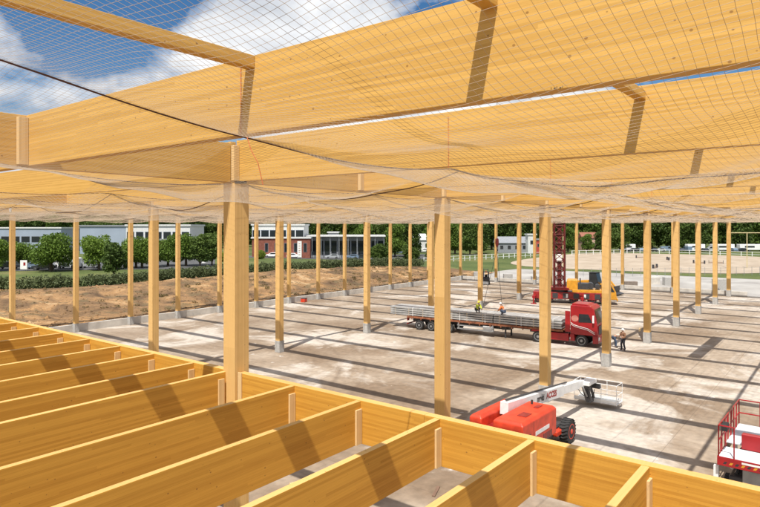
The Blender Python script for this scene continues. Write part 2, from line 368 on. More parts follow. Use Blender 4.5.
# ------------------------------------------------------------------ timber frame
P1 = 11.46; S = 11.39; Q1 = 14.25; B = 22.8; ZB = 11.56; ZT = 12.66; HS = S / 2
QR = [Q1, Q1 + B, Q1 + 2 * B]
rowname = {0: 'the row nearest the camera', 1: 'the middle row', 2: 'the far left row along the soil bank'}
def column(p, q, w, ztop, label, group, base=.95, fin=False):
    e = empty('timber_column', (p, q, 0), 0, label, 'column', group)
    h = w / 2; z0 = base
    sh = MB().box((-h, -h, z0), (h, h, ztop)).build('shaft', WZ, e, bevel=.012)
    MB().box((-h - .03, -h - .03, 0), (h + .03, h + .03, z0)).build('plinth', M_conc, e, bevel=.015)
    if fin: MB().box((-h - .002, -h + .03, ztop), (-.06, -h + .34, ZT - .05)).build('top_tenon', WP, e, bevel=.01)
    return e
G_C = 'square timber columns on concrete plinths'
for k in range(9):
    column(P1 + S * k, Q1, .52, ZB, f'{ORD[k]} timber column in the row nearest the camera' if k else 'big nearest timber column rising beside the varnished edge beam', G_C, fin=True)
    column(P1 + S * k, Q1 + B, .48, ZB, f'{ORD[k]} timber column from the left in the middle row', G_C, fin=True) if k < 8 else None
for k in range(1, 16):
    p = P1 + S * k / 2
    column(p, Q1 + 2 * B, .40, ZB, f'{ORD[k]} slimmer timber column from the left along the soil bank wall', G_C, base=.85)
for j in range(0, 7):
    if j == 0: continue
    column(P1 + 8 * S, Q1 + j * B / 3, .42, ZB, f'slim timber column, {ORD[j-1]} from the right in the far end row', G_C, base=.9)
def beam(name, a, b, t, z0, z1, m, label, cat, group):
    """a, b: plan points; origin at a; local x along the member"""
    a = Vector(a); b = Vector(b); L = (b - a).length; rz = math.atan2(b.y - a.y, b.x - a.x)
    h = z1 - z0
    o = MB().box((0, -t / 2, 0), (L, t / 2, h), m)
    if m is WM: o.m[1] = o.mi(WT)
    o = o.build(name, m, bevel=.008)
    o.location = (a.x, a.y, z0); o.rotation_euler = (0, 0, rz); return tag(o, label, cat, group)
# long beams along the rows, one per bay
for r, q in enumerate(QR):
    rn = ['above the nearest column row', 'above the middle column row', 'above the far left column row'][r]
    for k in range(-1, 8):
        pa, pb = P1 + S * k, P1 + S * (k + 1)
        beam('row_beam', (pa + .30 if k >= 0 else pa + .1, q), (pb - .30, q), .26, ZB - .02, ZT, WX,
             f'{ORD[k+1]} deep timber beam running {rn}', 'beam', 'beams along the column rows')
# girders across
G_G = 'deep timber girders across the hall'
bays = [(-8.55, Q1, 'right bay'), (Q1, Q1 + B, 'middle bay'), (Q1 + B, Q1 + 2 * B, 'left bay')]
for i in range(0, 18):
    p = P1 - 2 * HS + HS * i
    for bi, (qa, qb, bn) in enumerate(bays):
        if bi == 2 and i < 2: continue
        if bi and i < 2: lab = f'girder above the left joists behind the row beam, {["nearer","farther"][i]} of two'
        elif i == 0: lab = 'girder overhead just behind the camera'
        elif i == 1: lab = 'nearest big girder crossing the top of the picture under the net'
        else: lab = f'{ORD[i-1]} roof girder of the {bn}, counted away from the camera'
        e = empty('roof_girder', (p, 0, 0), 0, lab, 'girder', G_G)
        o = MB().box((0, -.1, 0), (qb - qa - .27, .1, ZT - ZB + (.095 if i > 1 else 0))).build('girder_body', WX, e, bevel=.008)
        o.location = (0, qa + .135, ZB); o.rotation_euler = (0, 0, R(90))
        if bi == 0:
            MB().box((-.30, qb - .27, ZB + .02), (-.105, qb - .14, ZT - .06)).build('end_block', WP, e, bevel=.006)
# struts on the right bay
for k in range(0, 9):
    p = P1 - 2 * HS + HS * k
    beam('roof_strut', (p + .105, 2.95), (p + HS - .105, 2.95), .17, ZT - .16, ZT - .005, WX,
         f'{ORD[k]} slim strut of the line joining the girders at the right', 'strut', 'slim struts between girders')
beam('roof_strut', (P1 - 2 * HS + .105, 6.72), (P1 - HS - .105, 6.72), .17, ZT - .18, ZT - .003, WX, 'pale slim strut crossing the sky at top left to the nearest girder', 'strut', 'slim struts between girders')
for k in (8, 9):
    p = P1 - 2 * HS + HS * k + HS * .05
    beam('roof_panel', (p, 7.3), (p + HS, 7.3), 1.0, ZT + .01, ZT + .08, WP, f'board panel on the far girders above the net, {["nearer","farther"][k-8]} of two', 'panel', 'board panels on the roof')
# ------------------------------------------------------------------ mezzanine
ZM = 6.03; ZMB = 4.98
MEQ = [-6, 5.75, 13.93]
def medge(qa, qb, label): return beam('edge_beam', (P1 - .02, qa), (P1 - .02, qb), .22, ZMB, ZM, WM, label, 'beam', 'edge beam lengths of the intermediate floor')
medge(-9, 7.55, 'varnished edge beam length running out at bottom right of the picture')
medge(7.556, Q1 - .27, 'varnished edge beam length just right of the big column')
medge(Q1 + .27, 26.3, 'varnished edge beam length just left of the big column')
medge(26.306, 44, 'varnished edge beam length running out at the left of the picture')
JQ = [29.3 + 2.2 * k for k in range(5, 0, -1)] + [29.3, 27.1, 24.9, 22.75, 20.55, 18.4, 16.2, 14.48, 11.75, 9.46, 7.2, 5.0, 2.86, .6, -1.6]
pe = P1 - .13
for i, q in enumerate(JQ):
    lab = f'varnished floor joist butting the edge beam, {ORD[i-5]} of those in view from the left' if 5 <= i < 18 and i > 5 else ('leftmost varnished floor joist that shows its end' if i == 5 else f'varnished floor joist outside the picture, {ORD[i] if i < 18 else ORD[i - 12]} place {"at left" if i < 6 else "at right"}')
    e = empty('floor_joist', (0, q, 0), 0, lab, 'joist', 'varnished joists of the intermediate floor')
    t = .14
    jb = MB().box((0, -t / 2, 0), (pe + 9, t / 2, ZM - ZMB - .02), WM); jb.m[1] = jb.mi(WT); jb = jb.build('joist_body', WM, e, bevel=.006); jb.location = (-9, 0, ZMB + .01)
    if abs(q - 14.48) > .1:
        MB().box((pe - .22, -t / 2 - .05, ZMB + .02), (pe - .012, -t / 2 - .001, ZM - .19)).build('end_cleat', WP, e, bevel=.004)
    else:
        MB().box((pe - .40, -t / 2 - .05, ZMB + .02), (pe - .2, -t / 2 - .001, ZM - .19)).build('end_cleat', WP, e, bevel=.004)
o = MB().box((P1 - .17, Q1 - .43, ZMB + .05), (P1 - .132, Q1 - .275, ZM + .02)).build('end_board', WP, bevel=.004)
tag(o, 'pale upright board at the right foot of the big column', 'board')
# ------------------------------------------------------------------ low walls
def upstand(a, b, t, h, label):
    a = Vector(a); b = Vector(b); L = (b - a).length
    o = MB().box((0, -t / 2, -.2), (L, t / 2, h)).build('low_wall', M_upst, bevel=.02); o.location = (a.x, a.y, 0); o.rotation_euler = (0, 0, math.atan2(b.y - a.y, b.x - a.x))
    return tag(o, label, 'wall', 'low concrete walls round the slab')
upstand((22, 60.18), (103.7, 60.18), .24, .72, 'long low pale concrete wall at the foot of the soil bank')
upstand((103.75, 60.2), (103.75, 12.0), .22, .75, 'low concrete wall along the far end of the slab')
# ------------------------------------------------------------------ safety net
QS = [-8.4, -.5, 6.9, Q1 - .14, Q1 + 7.6, Q1 + 15.2, Q1 + B, Q1 + B + 7.6, Q1 + B + 15.2, Q1 + 2 * B - .15]
GP = [P1 - 2 * HS + HS * i for i in range(18)]
def netz(p, q, u):
    """p, q, u arrays; u = place across the strip 0..1"""
    p0 = P1 - 2 * HS
    fr = np.mod((p - p0) / HS, 1.0); par = 4 * fr * (1 - fr)
    a = np.where(p < P1 - HS, 12.38 + (ZB - .03 - 12.38) * (p - p0) / HS, ZB - .03)
    a = np.maximum(a, ZB - .03); a = np.minimum(a, 12.4)
    near = np.clip((p - 1) / 6, .3, 1)
    sag = .16 * par * near
    acr = 4 * u * (1 - u)
    far = np.clip(1 - (p - 60) / 90, .55, 1)
    sag = sag + acr * (.55 + .10 * par + .08 * np.sin(p * .31 + q * .2)) * near * far
    sag = sag + .06 * np.sin(p * 1.3 + q * .7) * acr + .04 * np.sin(p * 2.9 - q * 1.9) * acr
    return a - np.maximum(sag, 0)
def net_strip(q0, q1, idx, label):
    P0, PE = -.6, 103.0
    V = []; Fc = []; off = 0
    def thread(P, Q, Z, kind, rad):
        nonlocal off
        n = len(P)
        if n < 2: return
        pts = np.stack([P, Q, Z], 1)
        ang = [math.pi / 2, math.pi * 7 / 6, math.pi * 11 / 6]
        ring = []
        for t in ang:
            d = np.array([0, math.cos(t), math.sin(t)]) * rad if kind == 'P' else np.array([math.cos(t), 0, math.sin(t)]) * rad
            ring.append(pts + d)
        arr = np.stack(ring, 1).reshape(-1, 3); V.append(arr)
        i = np.arange(n - 1)[:, None] * 3; k = np.arange(3)[None, :]; k2 = (k + 1) % 3
        Fc.append((np.stack([i + k, i + k2, i + 3 + k2, i + 3 + k], -1) + off).reshape(-1, 4)); off += n * 3
    wq = q1 - q0
    zones = [(P0, 12.5, .075, .2, .0016), (12.5, 30, .12, .5, .0019), (30, PE, .38, 1.0, .0060)] if idx < 3 else [(P0 + 8 * (idx > 2), 30, .16, .7, .0026), (30, PE, .45, 1.1, .0072)]
    for za, zb, mesh, step, rad in zones:
        nq = max(2, int(round(wq / mesh))); npp = max(2, int(round((zb - za) / mesh)))
        for j in range(nq + 1):
            u = j / nq; P = np.arange(za, zb + step * .5, step); P[-1] = zb if abs(P[-1] - zb) < step else P[-1]
            Q = q0 + wq * u + .035 * np.sin(P * 1.1 + u * 9) * (4 * u * (1 - u)) + np.full_like(P, .003) * RNG.normal(size=len(P))
            uu = np.full_like(P, u); thread(P, Q, netz(P, Q, uu) , 'P', rad)
        for i in range(npp):
            pp = za + (zb - za) * i / npp; u = np.linspace(0, 1, max(3, int(wq / step) + 1)); Q = q0 + wq * u
            P = pp + .05 * np.sin(Q * 1.7 + pp * .6) * (4 * u * (1 - u)) + .003 * RNG.normal(size=len(u))
            thread(P, Q, netz(P, Q, u), 'Q', rad)
    V = np.concatenate(V); Fc = np.concatenate(Fc)
    me = bpy.data.meshes.new('netting'); me.vertices.add(len(V)); me.vertices.foreach_set('co', V.ravel().astype(np.float32))
    me.loops.add(Fc.size); me.loops.foreach_set('vertex_index', Fc.ravel().astype(np.int32))
    me.polygons.add(len(Fc)); me.polygons.foreach_set('loop_start', np.arange(0, Fc.size, 4, dtype=np.int32))
    me.update(calc_edges=True); me.materials.append(M_net)
    e = empty('safety_net', (0, 0, 0), 0, label, 'safety net', 'safety nets hung under the girders')
    o = bpy.data.objects.new('netting', me); COL.objects.link(o); o.parent = e
    # border rope along the strip's left edge
    P = np.arange(P0, PE, .35); z = netz(P, np.full_like(P, q1), np.zeros_like(P)) - .01
    rr = .011 if idx == 1 else .009
    rp = MB(); rp.path([(p, q1 + .02 * math.sin(p * .9), zz_) for p, zz_ in zip(P, z)], rr, 5); rp.build('border_rope', M_rope, e)
    if idx <= 2:
        for g in GP[1:6]:
            MB().tube((g - .115, q1 + .02, ZB - .03), (g - .112, q1 + .03, ZT), .006, n=4).build('tie_cord', M_cord, e)
    # cross ropes under some girders
    for g in GP[2::2]:
        u = np.linspace(0, 1, 20); Q = q0 + wq * u; z = netz(np.full_like(Q, g + .3), Q, u) - .01
        MB().path([(g + .3, a, b) for a, b in zip(Q, z)], .012, 4).build('cross_rope', M_rope, e)
NL = ['strip over the right edge of the picture', 'strip right of the long dark rope', 'strip between the long dark rope and the nearest row of columns',
      'strip just beyond the nearest row of columns', 'strip in the middle of the middle bay', 'strip just before the middle row of columns',
      'strip just beyond the middle row of columns', 'strip in the middle of the left bay', 'strip along the far left row of columns']
for i in range(9): net_strip(QS[i], QS[i + 1], i, 'pale safety net ' + NL[i])
# ------------------------------------------------------------------ vehicles
def wheel(parent, x, y, z, r, w, rim=M_grey, name='wheel', mid=0.):
    """axis along y; y is the outer face side sign"""
    t = MB().lathe([(r * .62, -w / 2), (r * .93, -w / 2), (r, -w / 2 + .04), (r, w / 2 - .04), (r * .93, w / 2), (r * .62, w / 2)], (x, y, z), 'Y', 24).build(name, M_blk, parent)
    s = 1 if y > mid else -1
    MB().lathe([(r * .64, -w * .42 * s), (r * .66, w * .51 * s), (r * .58, w * .50 * s), (r * .50, w * .36 * s), (r * .25, w * .34 * s), (r * .22, w * .54 * s), (.02, w * .55 * s)], (x, y, z), 'Y', 18).build('rim', rim, t)
    return t
def lug_wheel(parent, x, y, z, r, w, rim):
    t = wheel(parent, x, y, z, r * .95, w, rim)
    b = MB()
    for k in range(22):
        a = 2 * math.pi * k / 22
        for s in (-1, 1):
            aa = a + (.07 if s > 0 else -.07); c, d = math.cos(aa), math.sin(aa)
            b.tube((x + c * r * .96, y + s * w * .48, z + d * r * .96), (x + math.cos(a + .12) * r * .96, y, z + math.sin(a + .12) * r * .96), .045, n=4)
    b.build('tread', M_blk, t); return t
# ---- truck: local x forward, visible side is y<0
def truck():
    a = at(597, 348.5, 0); rear = at(420, 330, 0); d = (a - rear).normalized()
    ang = math.atan2(d.y, d.x)
    e = empty('articulated_truck', (a.x, a.y, 0), ang, 'red articulated truck with a flat trailer loaded with grey sheet packs', 'truck')
    T = lambda x, z: (x, z)
    # the side nearest the camera is local y=-1.25 .. place the truck body at y 0..2.5
    y0, y1 = 0.0, 2.5
    prof = [(-2.25, .95), (-2.25, 3.15), (-2.05, 3.72), (-.95, 3.86), (-.35, 3.05), (-.02, 2.0), (0.06, .95), (.06, .42), (-.35, .38), (-.55, .38), (-.62, .95)]
    cab = MB().prism([(-2.25, 1.0), (-2.25, 3.72), (-2.15, 3.8), (-.55, 3.8), (-.28, 3.55), (-.04, 2.2), (.05, 1.0)], y0 + .04, y1 - .04).build('cab', M_red, e, bevel=.07)
    MB().prism([(-.36, .35), (-.36, 1.02), (.08, 1.02), (.10, .38)], y0, y1).build('bumper', M_red, e, bevel=.03)
    MB().prism([(-2.25, .45), (-2.25, 1.02), (-1.92, 1.02), (-1.86, .45)], y0, y1).build('step_panel', M_red, e, bevel=.02)
    MB().prism([(-2.2, 3.76), (-2.15, 3.95), (-.95, 3.92), (-.6, 3.78)], y0 + .3, y1 - .3).build('roof_deflector', M_red, e, bevel=.04)
    MB().box((-2.7, y0 + .05, 1.2), (-2.27, y0 + .12, 3.2)).box((-2.7, y1 - .12, 1.2), (-2.27, y1 - .05, 3.2)).build('side_fairing', M_red, e, bevel=.02)
    MB().add([(-.245, .25, 3.45), (-.245, 2.25, 3.45), (-.005, 2.25, 2.15), (-.005, .25, 2.15)], [(0, 1, 2, 3)]).build('windscreen', M_glass, e)
    MB().prism([(-1.55, 2.2), (-1.5, 3.0), (-.72, 3.02), (-.42, 2.25)], y0 + .022, y0 + .05, ).build('side_window', M_glass, e)
    MB().prism([(-1.55, 2.2), (-1.5, 3.0), (-.72, 3.02), (-.42, 2.25)], y1 - .05, y1 - .022).build('side_window', M_glass, e)
    MB().box((.04, .45, 1.12), (.085, 2.05, 1.9)).build('grille', M_dk, e)
    for y in (.12, 1.98): MB().box((.06, y, .62), (.125, y + .4, .86)).build('headlight', mat('lamp_glass', (.8, .8, .78), .1), e, bevel=.02)
    for y in (y0 - .2, y1 + .05): MB().box((-.35, y, 2.25), (-.2, y + .15, 2.95)).build('mirror', M_wht if y < 0 else M_dk, e, bevel=.03)
    sw = MB()
    pts = [(-2.2, 1.95), (-1.9, 1.75), (-1.4, 1.62), (-.8, 1.5), (-.2, 1.15)]
    for off in (0, .14):
        for (xa, za), (xb, zb) in zip(pts[:-1], pts[1:]):
            sw.add([(xa, y0 + .032, za + off), (xb, y0 + .032, zb + off), (xb, y0 + .032, zb + off + .05), (xa, y0 + .032, za + off + .07)], [(0, 1, 2, 3)])
    sw.build('side_stripe', M_wht, e)
    b = MB().lathe([(.3, 0), (.3, .004)], (-1.85, y0 + .03, 2.55), 'Y', 20); b.build('round_emblem', mat('emblem_pale_red', (.50, .20, .16), .5), e)
    ch = MB().box((-6.1, .85, .75), (-.3, 1.65, 1.02)); ch.build('tractor_chassis', M_dk, e)
    for ya in (y0 + .02, y1 - .5): MB().box((-4.35, ya, .38), (-2.4, ya + .48, 1.02)).build('side_skirt', M_red, e, bevel=.04)
    MB().prism([(-5.75, .95), (-5.6, 1.12), (-4.7, 1.12), (-4.5, .95)], y0 + .03, y0 + .62).build('mudguard', M_red, e)
    for x in (-1.3, -5.1):
        for y in (.18, 2.32): wheel(e, x, y, .51, .51, .34, mid=1.2)
    # trailer
    TL = -18.6
    MB().box((TL, .05, 1.12), (-2.9, .12, 1.3)).box((TL, 2.38, 1.12), (-2.9, 2.45, 1.3)).box((TL, .12, 1.14), (-2.9, 2.38, 1.28)).build('trailer_bed', M_rust, e)
    MB().box((TL + .3, .75, .72), (-8.0, 1.0, 1.12)).box((TL + .3, 1.5, .72), (-8.0, 1.75, 1.12)).box((-8.0, .75, .95), (-3.2, 1.75, 1.12)).build('trailer_frame', M_dk, e)
    b = MB()
    for k in range(14):
        x = TL + .5 + k * 1.05; b.box((x, .045, .98), (x + .1, .11, 1.13))
    b.build('bed_brackets', M_rust, e)
    for x in (-17.2, -15.85, -13.9):
        for y in (.2, 2.3): wheel(e, x, y, .47, .47, .36, mid=1.2)
    MB().box((-13.0, .0, .5), (-9.3, .05, .62)).box((-13.0, .0, .82), (-9.3, .05, .92)).box((-12.95, .05, .5), (-12.85, .3, 1.1)).box((-9.45, .05, .5), (-9.35, .3, 1.1)).build('side_guard', M_grey, e)
    MB().box((-10.4, .12, .45), (-9.5, .6, 1.0)).build('tool_box', M_wht, e, bevel=.02)
    MB().tube((-8.3, .5, .0), (-8.3, .5, 1.1), .08).tube((-8.3, 2.0, .0), (-8.3, 2.0, 1.1), .08).build('landing_legs', M_dk, e)
    MB().box((TL - .05, .1, .45), (TL, 2.4, .58)).box((TL - .04, .12, .8), (TL + .01, .5, 1.1), M_red2).build('rear_bar', M_grey, e)
    # load: separate things resting on the bed
    z = 1.31; bundles = [(-20.6, -9.4), (-9.3, -3.0)]
    for bi, (xa, xb) in enumerate(bundles):
        le = empty('sheet_stack', (a.x, a.y, 0), ang, ['long stack of grey metal sheets overhanging the back of the trailer', 'shorter stack of grey metal sheets right behind the red cab'][bi], 'sheet stack', 'stacks of sheets on the trailer')
        zz_ = z
        for k in range(4):
            lay = MB()
            lay.box((xa + random.uniform(-.06, .06), .12, zz_ + .05), (xb + random.uniform(-.05, .05), 2.38, zz_ + .2))
            lay.build('sheet_pack', M_sheet, le, bevel=.01)
            bt = MB(); x = xa + .5
            while x < xb - .3: bt.box((x, .14, zz_ - .001), (x + .1, 2.36, zz_ + .049)); x += 1.6
            bt.build('battens', WP, le); zz_ += .212
        for x in np.linspace(xa + 2.6, xb - .8, 4 if bi == 0 else 2):
            MB().box((x, .10, z), (x + .05, .115, zz_ + .01)).box((x, .1, zz_ - .01), (x + .05, 2.4, zz_ + .005)).build('strap', M_wht, le)
    for ch in e.children:
        if ch.name.split('.')[0] in ('cab', 'roof_deflector', 'side_fairing', 'windscreen', 'side_window', 'side_stripe', 'round_emblem', 'mirror', 'grille'):
            ch.scale.z = .90; ch.location.z = .1
    return e, a, ang
TR, TA, TANG = truck()
def tl(x, y, z):
    c, s = math.cos(TANG), math.sin(TANG); return Vector((TA.x + c * x - s * y, TA.y + s * x + c * y, z))
# ---- hanging hook with slings
hk = at(497, 300, 0); hp = None
hd = 56.0; h = atD(497, hd, zat(243, hd)); 
e = empty('crane_hook', (h.x, h.y, h.z), 0, 'dark crane hook block hanging on a rope above the loaded trailer', 'crane hook')
MB().lathe([(.06, .45), (.15, .36), (.17, 0), (.12, -.25), (.05, -.4)], (0, 0, 0), 'Z', 12).build('block', M_mast, e)
MB().tube((-.0, 0, .5), (0, 0, 16), .022, n=5).build('hoist_rope', M_dk, e)
b = MB().path([(0, 0, -.35), (0, 0, -.6), (.12, 0, -.72), (.16, 0, -.58)], .045); b.build('hook', M_dk, e)
g1 = tl(-12.2, 1.2, 2.4) - h; g2 = atD(502.5, 56.2, 2.45) - h
for g in (atD(482, 57.0, 2.45) - h, g2): MB().tube((0, 0, -.65), g, .02, n=5).build('sling', M_dk, e)
# ---- crane carrier with lattice mast
def crane():
    fr = at(617, 305.5, 0); rr = at(540, 302.5, 0); d = (fr - rr).normalized(); ang = math.atan2(d.y, d.x)
    L = 10.7
    e = empty('mobile_crane', (fr.x, fr.y, 0), ang, 'red and yellow mobile tower crane with a red lattice mast', 'crane')
    MB().box((-L, .0, .95), (-1.9, 2.7, 1.5)).build('chassis', M_red2, e, bevel=.03)
    MB().box((-L + .2, -.03, .6), (-2.2, .12, .97)).build('side_panel', M_red2, e)
    b = MB()
    for k in range(6): b.box((-L + 1.2 + k * 1.35, -.045, .68), (-L + 1.9 + k * 1.35, -.02, 1.38))
    b.build('side_lockers', M_dk, e)
    for k in range(3): MB().box((-L + 2.0 + k * 2.3, -.05, .8), (-L + 2.25 + k * 2.3, -.021, 1.3)).build('white_mark', M_wht, e)
    MB().box((-5.6, .1, 1.5), (-1.7, 2.6, 1.9)).build('deck', M_yel, e, bevel=.04)
    MB().prism([(-1.9, .7), (-1.9, 2.55), (-1.6, 2.75), (-.6, 2.7), (-.1, 1.7), (0, .7)], .05, 2.65).build('cab', M_yel, e, bevel=.06)
    MB().prism([(-1.5, 1.75), (-1.45, 2.5), (-.7, 2.5), (-.28, 1.72)], .03, .06).build('side_window', M_glass, e)
    MB().add([(-.54, .25, 2.6), (-.54, 2.45, 2.6), (-.08, 2.45, 1.72), (-.08, .25, 1.72)], [(0, 1, 2, 3)]).build('windscreen', M_glass, e)
    MB().box((-.02, .1, .5), (.12, 2.6, .85)).build('bumper', M_yel, e, bevel=.03)
    for x in (-1.6, -3.1, -5.4, -8.6, -9.9):
        for y in (.25, 2.45): wheel(e, x, y, .6, .6, .42, M_red2, mid=1.2)
    for x in (-L + .2, -4.3):
        for s in (-1, 1):
            y = 1.35 + s * 3.0
            MB().box((x - .2, 1.35 if s > 0 else y, .75), (x + .2, y if s > 0 else 1.35, 1.05)).tube((x, y, .1), (x, y, 1.1), .1).lathe([(.4, 0), (.4, .1)], (x, y, 0), 'Z', 12).build('outrigger', M_red, e)
    # slewing deck and machinery, then the mast
    mx = -7.3
    MB().lathe([(1.1, 1.5), (1.1, 1.75)], (mx, 1.35, 0), 'Z', 20).build('slew_ring', M_dk, e)
    MB().box((mx + 1.0, .2, 1.76), (mx + 2.4, 2.5, 3.2), bev=.1).build('winch_house', M_yel, e)
    MB().box((mx - 1.2, .1, 1.76), (mx + 1.3, 2.6, 2.1)).build('turntable', M_red2, e)
    mw = .68; mst = MB(); cx, cy = mx, 1.35; H0, H1, st = 2.1, 22.2, 1.2
    cs = [(cx - mw, cy - mw), (cx + mw, cy - mw), (cx + mw, cy + mw), (cx - mw, cy + mw)]
    for x, y in cs: mst.tube((x, y, H0), (x, y, H1), .13, n=6)
    z = H0; k = 0
    while z < H1 - .1:
        for i in range(4):
            a_, b_ = cs[i], cs[(i + 1) % 4]
            mst.tube((*a_, z), (*b_, z), .06, n=4); mst.tube((*a_, z), (*b_, z + st), .055, n=4); mst.tube((*b_, z), (*a_, z + st), .055, n=4)
        z += st
    mst.tube((cx, cy, H0), (cx, cy, H1), .30, n=8)
    mst.build('lattice_mast', M_mast, e)
    MB().box((cx - .35, cy - .7, 5.6), (cx + .35, cy - .2, 6.6)).build('mast_box', M_wht, e, bevel=.05)
    # engine and winch drums on the carrier
    b = MB(); b.box((-4.9, .3, 1.9), (-3.6, 2.4, 2.7)); b.tube((-3.3, .5, 2.4), (-3.3, 2.2, 2.4), .42, n=14); b.tube((-2.4, .6, 2.3), (-2.4, 2.1, 2.3), .32, n=14); b.tube((-4.6, .8, 2.6), (-4.6, .8, 3.4), .09)
    b.build('winch_and_engine', M_dk, e)
crane()
# ---- wheel loader behind the crane
def loader():
    c = at(594, 293.5, 0)
    e = empty('wheel_loader', (c.x, c.y, 0), R(-95), 'dark and yellow wheel loader standing behind the crane carrier', 'loader')
    MB().prism([(-2.6, 1.0), (-2.6, 1.9), (-.6, 2.1), (-.4, 1.0)], -.8, .8).build('engine_cover', M_yel, e, bevel=.06)
    MB().prism([(-.5, 1.0), (-.5, 3.2), (.6, 3.2), (.95, 1.9), (.9, 1.0)], -.7, .7).build('cab', M_glass, e, bevel=.05)
    MB().box((-.55, -.75, 3.2), (.65, .75, 3.32)).build('cab_roof', M_blk, e, bevel=.03)
    MB().box((.9, -.5, .8), (2.1, .5, 1.4)).build('front_frame', M_dk, e)
    b = MB(); b.path([(1.2, -.55, 1.5), (2.4, -.55, 2.0), (3.3, -.55, .9)], .13); b.path([(1.2, .55, 1.5), (2.4, .55, 2.0), (3.3, .55, .9)], .13); b.build('lift_arms', M_yel, e)
    MB().prism([(3.2, .3), (3.2, 1.3), (3.5, 1.4), (3.45, .45), (4.2, .25), (4.1, .15)], -1.3, 1.3).build('bucket', M_dk, e)
    for x in (-1.6, 1.7):
        for y in (-1.0, 1.0): lug_wheel(e, x, y, .75, .75, .55, M_yel)
loader()
# ---- small dark forklift on the slab far away
def forklift():
    c = at(486, 284.5, 0)
    e = empty('forklift', (c.x, c.y, 0), R(205), 'small dark forklift with its mast up near the far end wall', 'forklift')
    MB().box((-1.2, -.6, .3), (.6, .6, 1.15), bev=.08).build('body', M_dk, e)
    MB().box((-1.35, -.55, .35), (-1.1, .55, 1.3), bev=.06).build('counterweight', M_red2, e)
    b = MB()
    for x in (-.7, .45):
        for y in (-.5, .5): b.tube((x, y, 1.1), (x * .9, y, 2.2), .05)
    b.box((-.75, -.6, 2.2), (.55, .6, 2.28)); b.build('overhead_guard', M_blk, e)
    MB().box((-.5, -.25, 1.15), (.1, .25, 1.3)).box((-.5, -.25, 1.3), (-.38, .25, 1.75)).build('seat', M_blk, e)
    MB().box((.62, -.45, .1), (.74, -.35, 2.9)).box((.62, .35, .1), (.74, .45, 2.9)).box((.62, -.35, 2.7), (.72, .35, 2.8)).build('mast', M_dk, e)
    MB().box((.75, -.4, .15), (1.85, -.28, .2)).box((.75, .28, .15), (1.85, .4, .2)).box((.74, -.5, .15), (.78, .5, .6)).build('forks', M_grey, e)
    MB().lathe([(.08, 2.28), (.08, 2.42), (.02, 2.45)], (-.4, 0, 0), 'Z', 10).build('beacon', M_orange, e)
    for x in (-.8, .4):
        for y in (-.55, .55): wheel(e, x, y, .3, .3, .22, M_grey)
forklift()
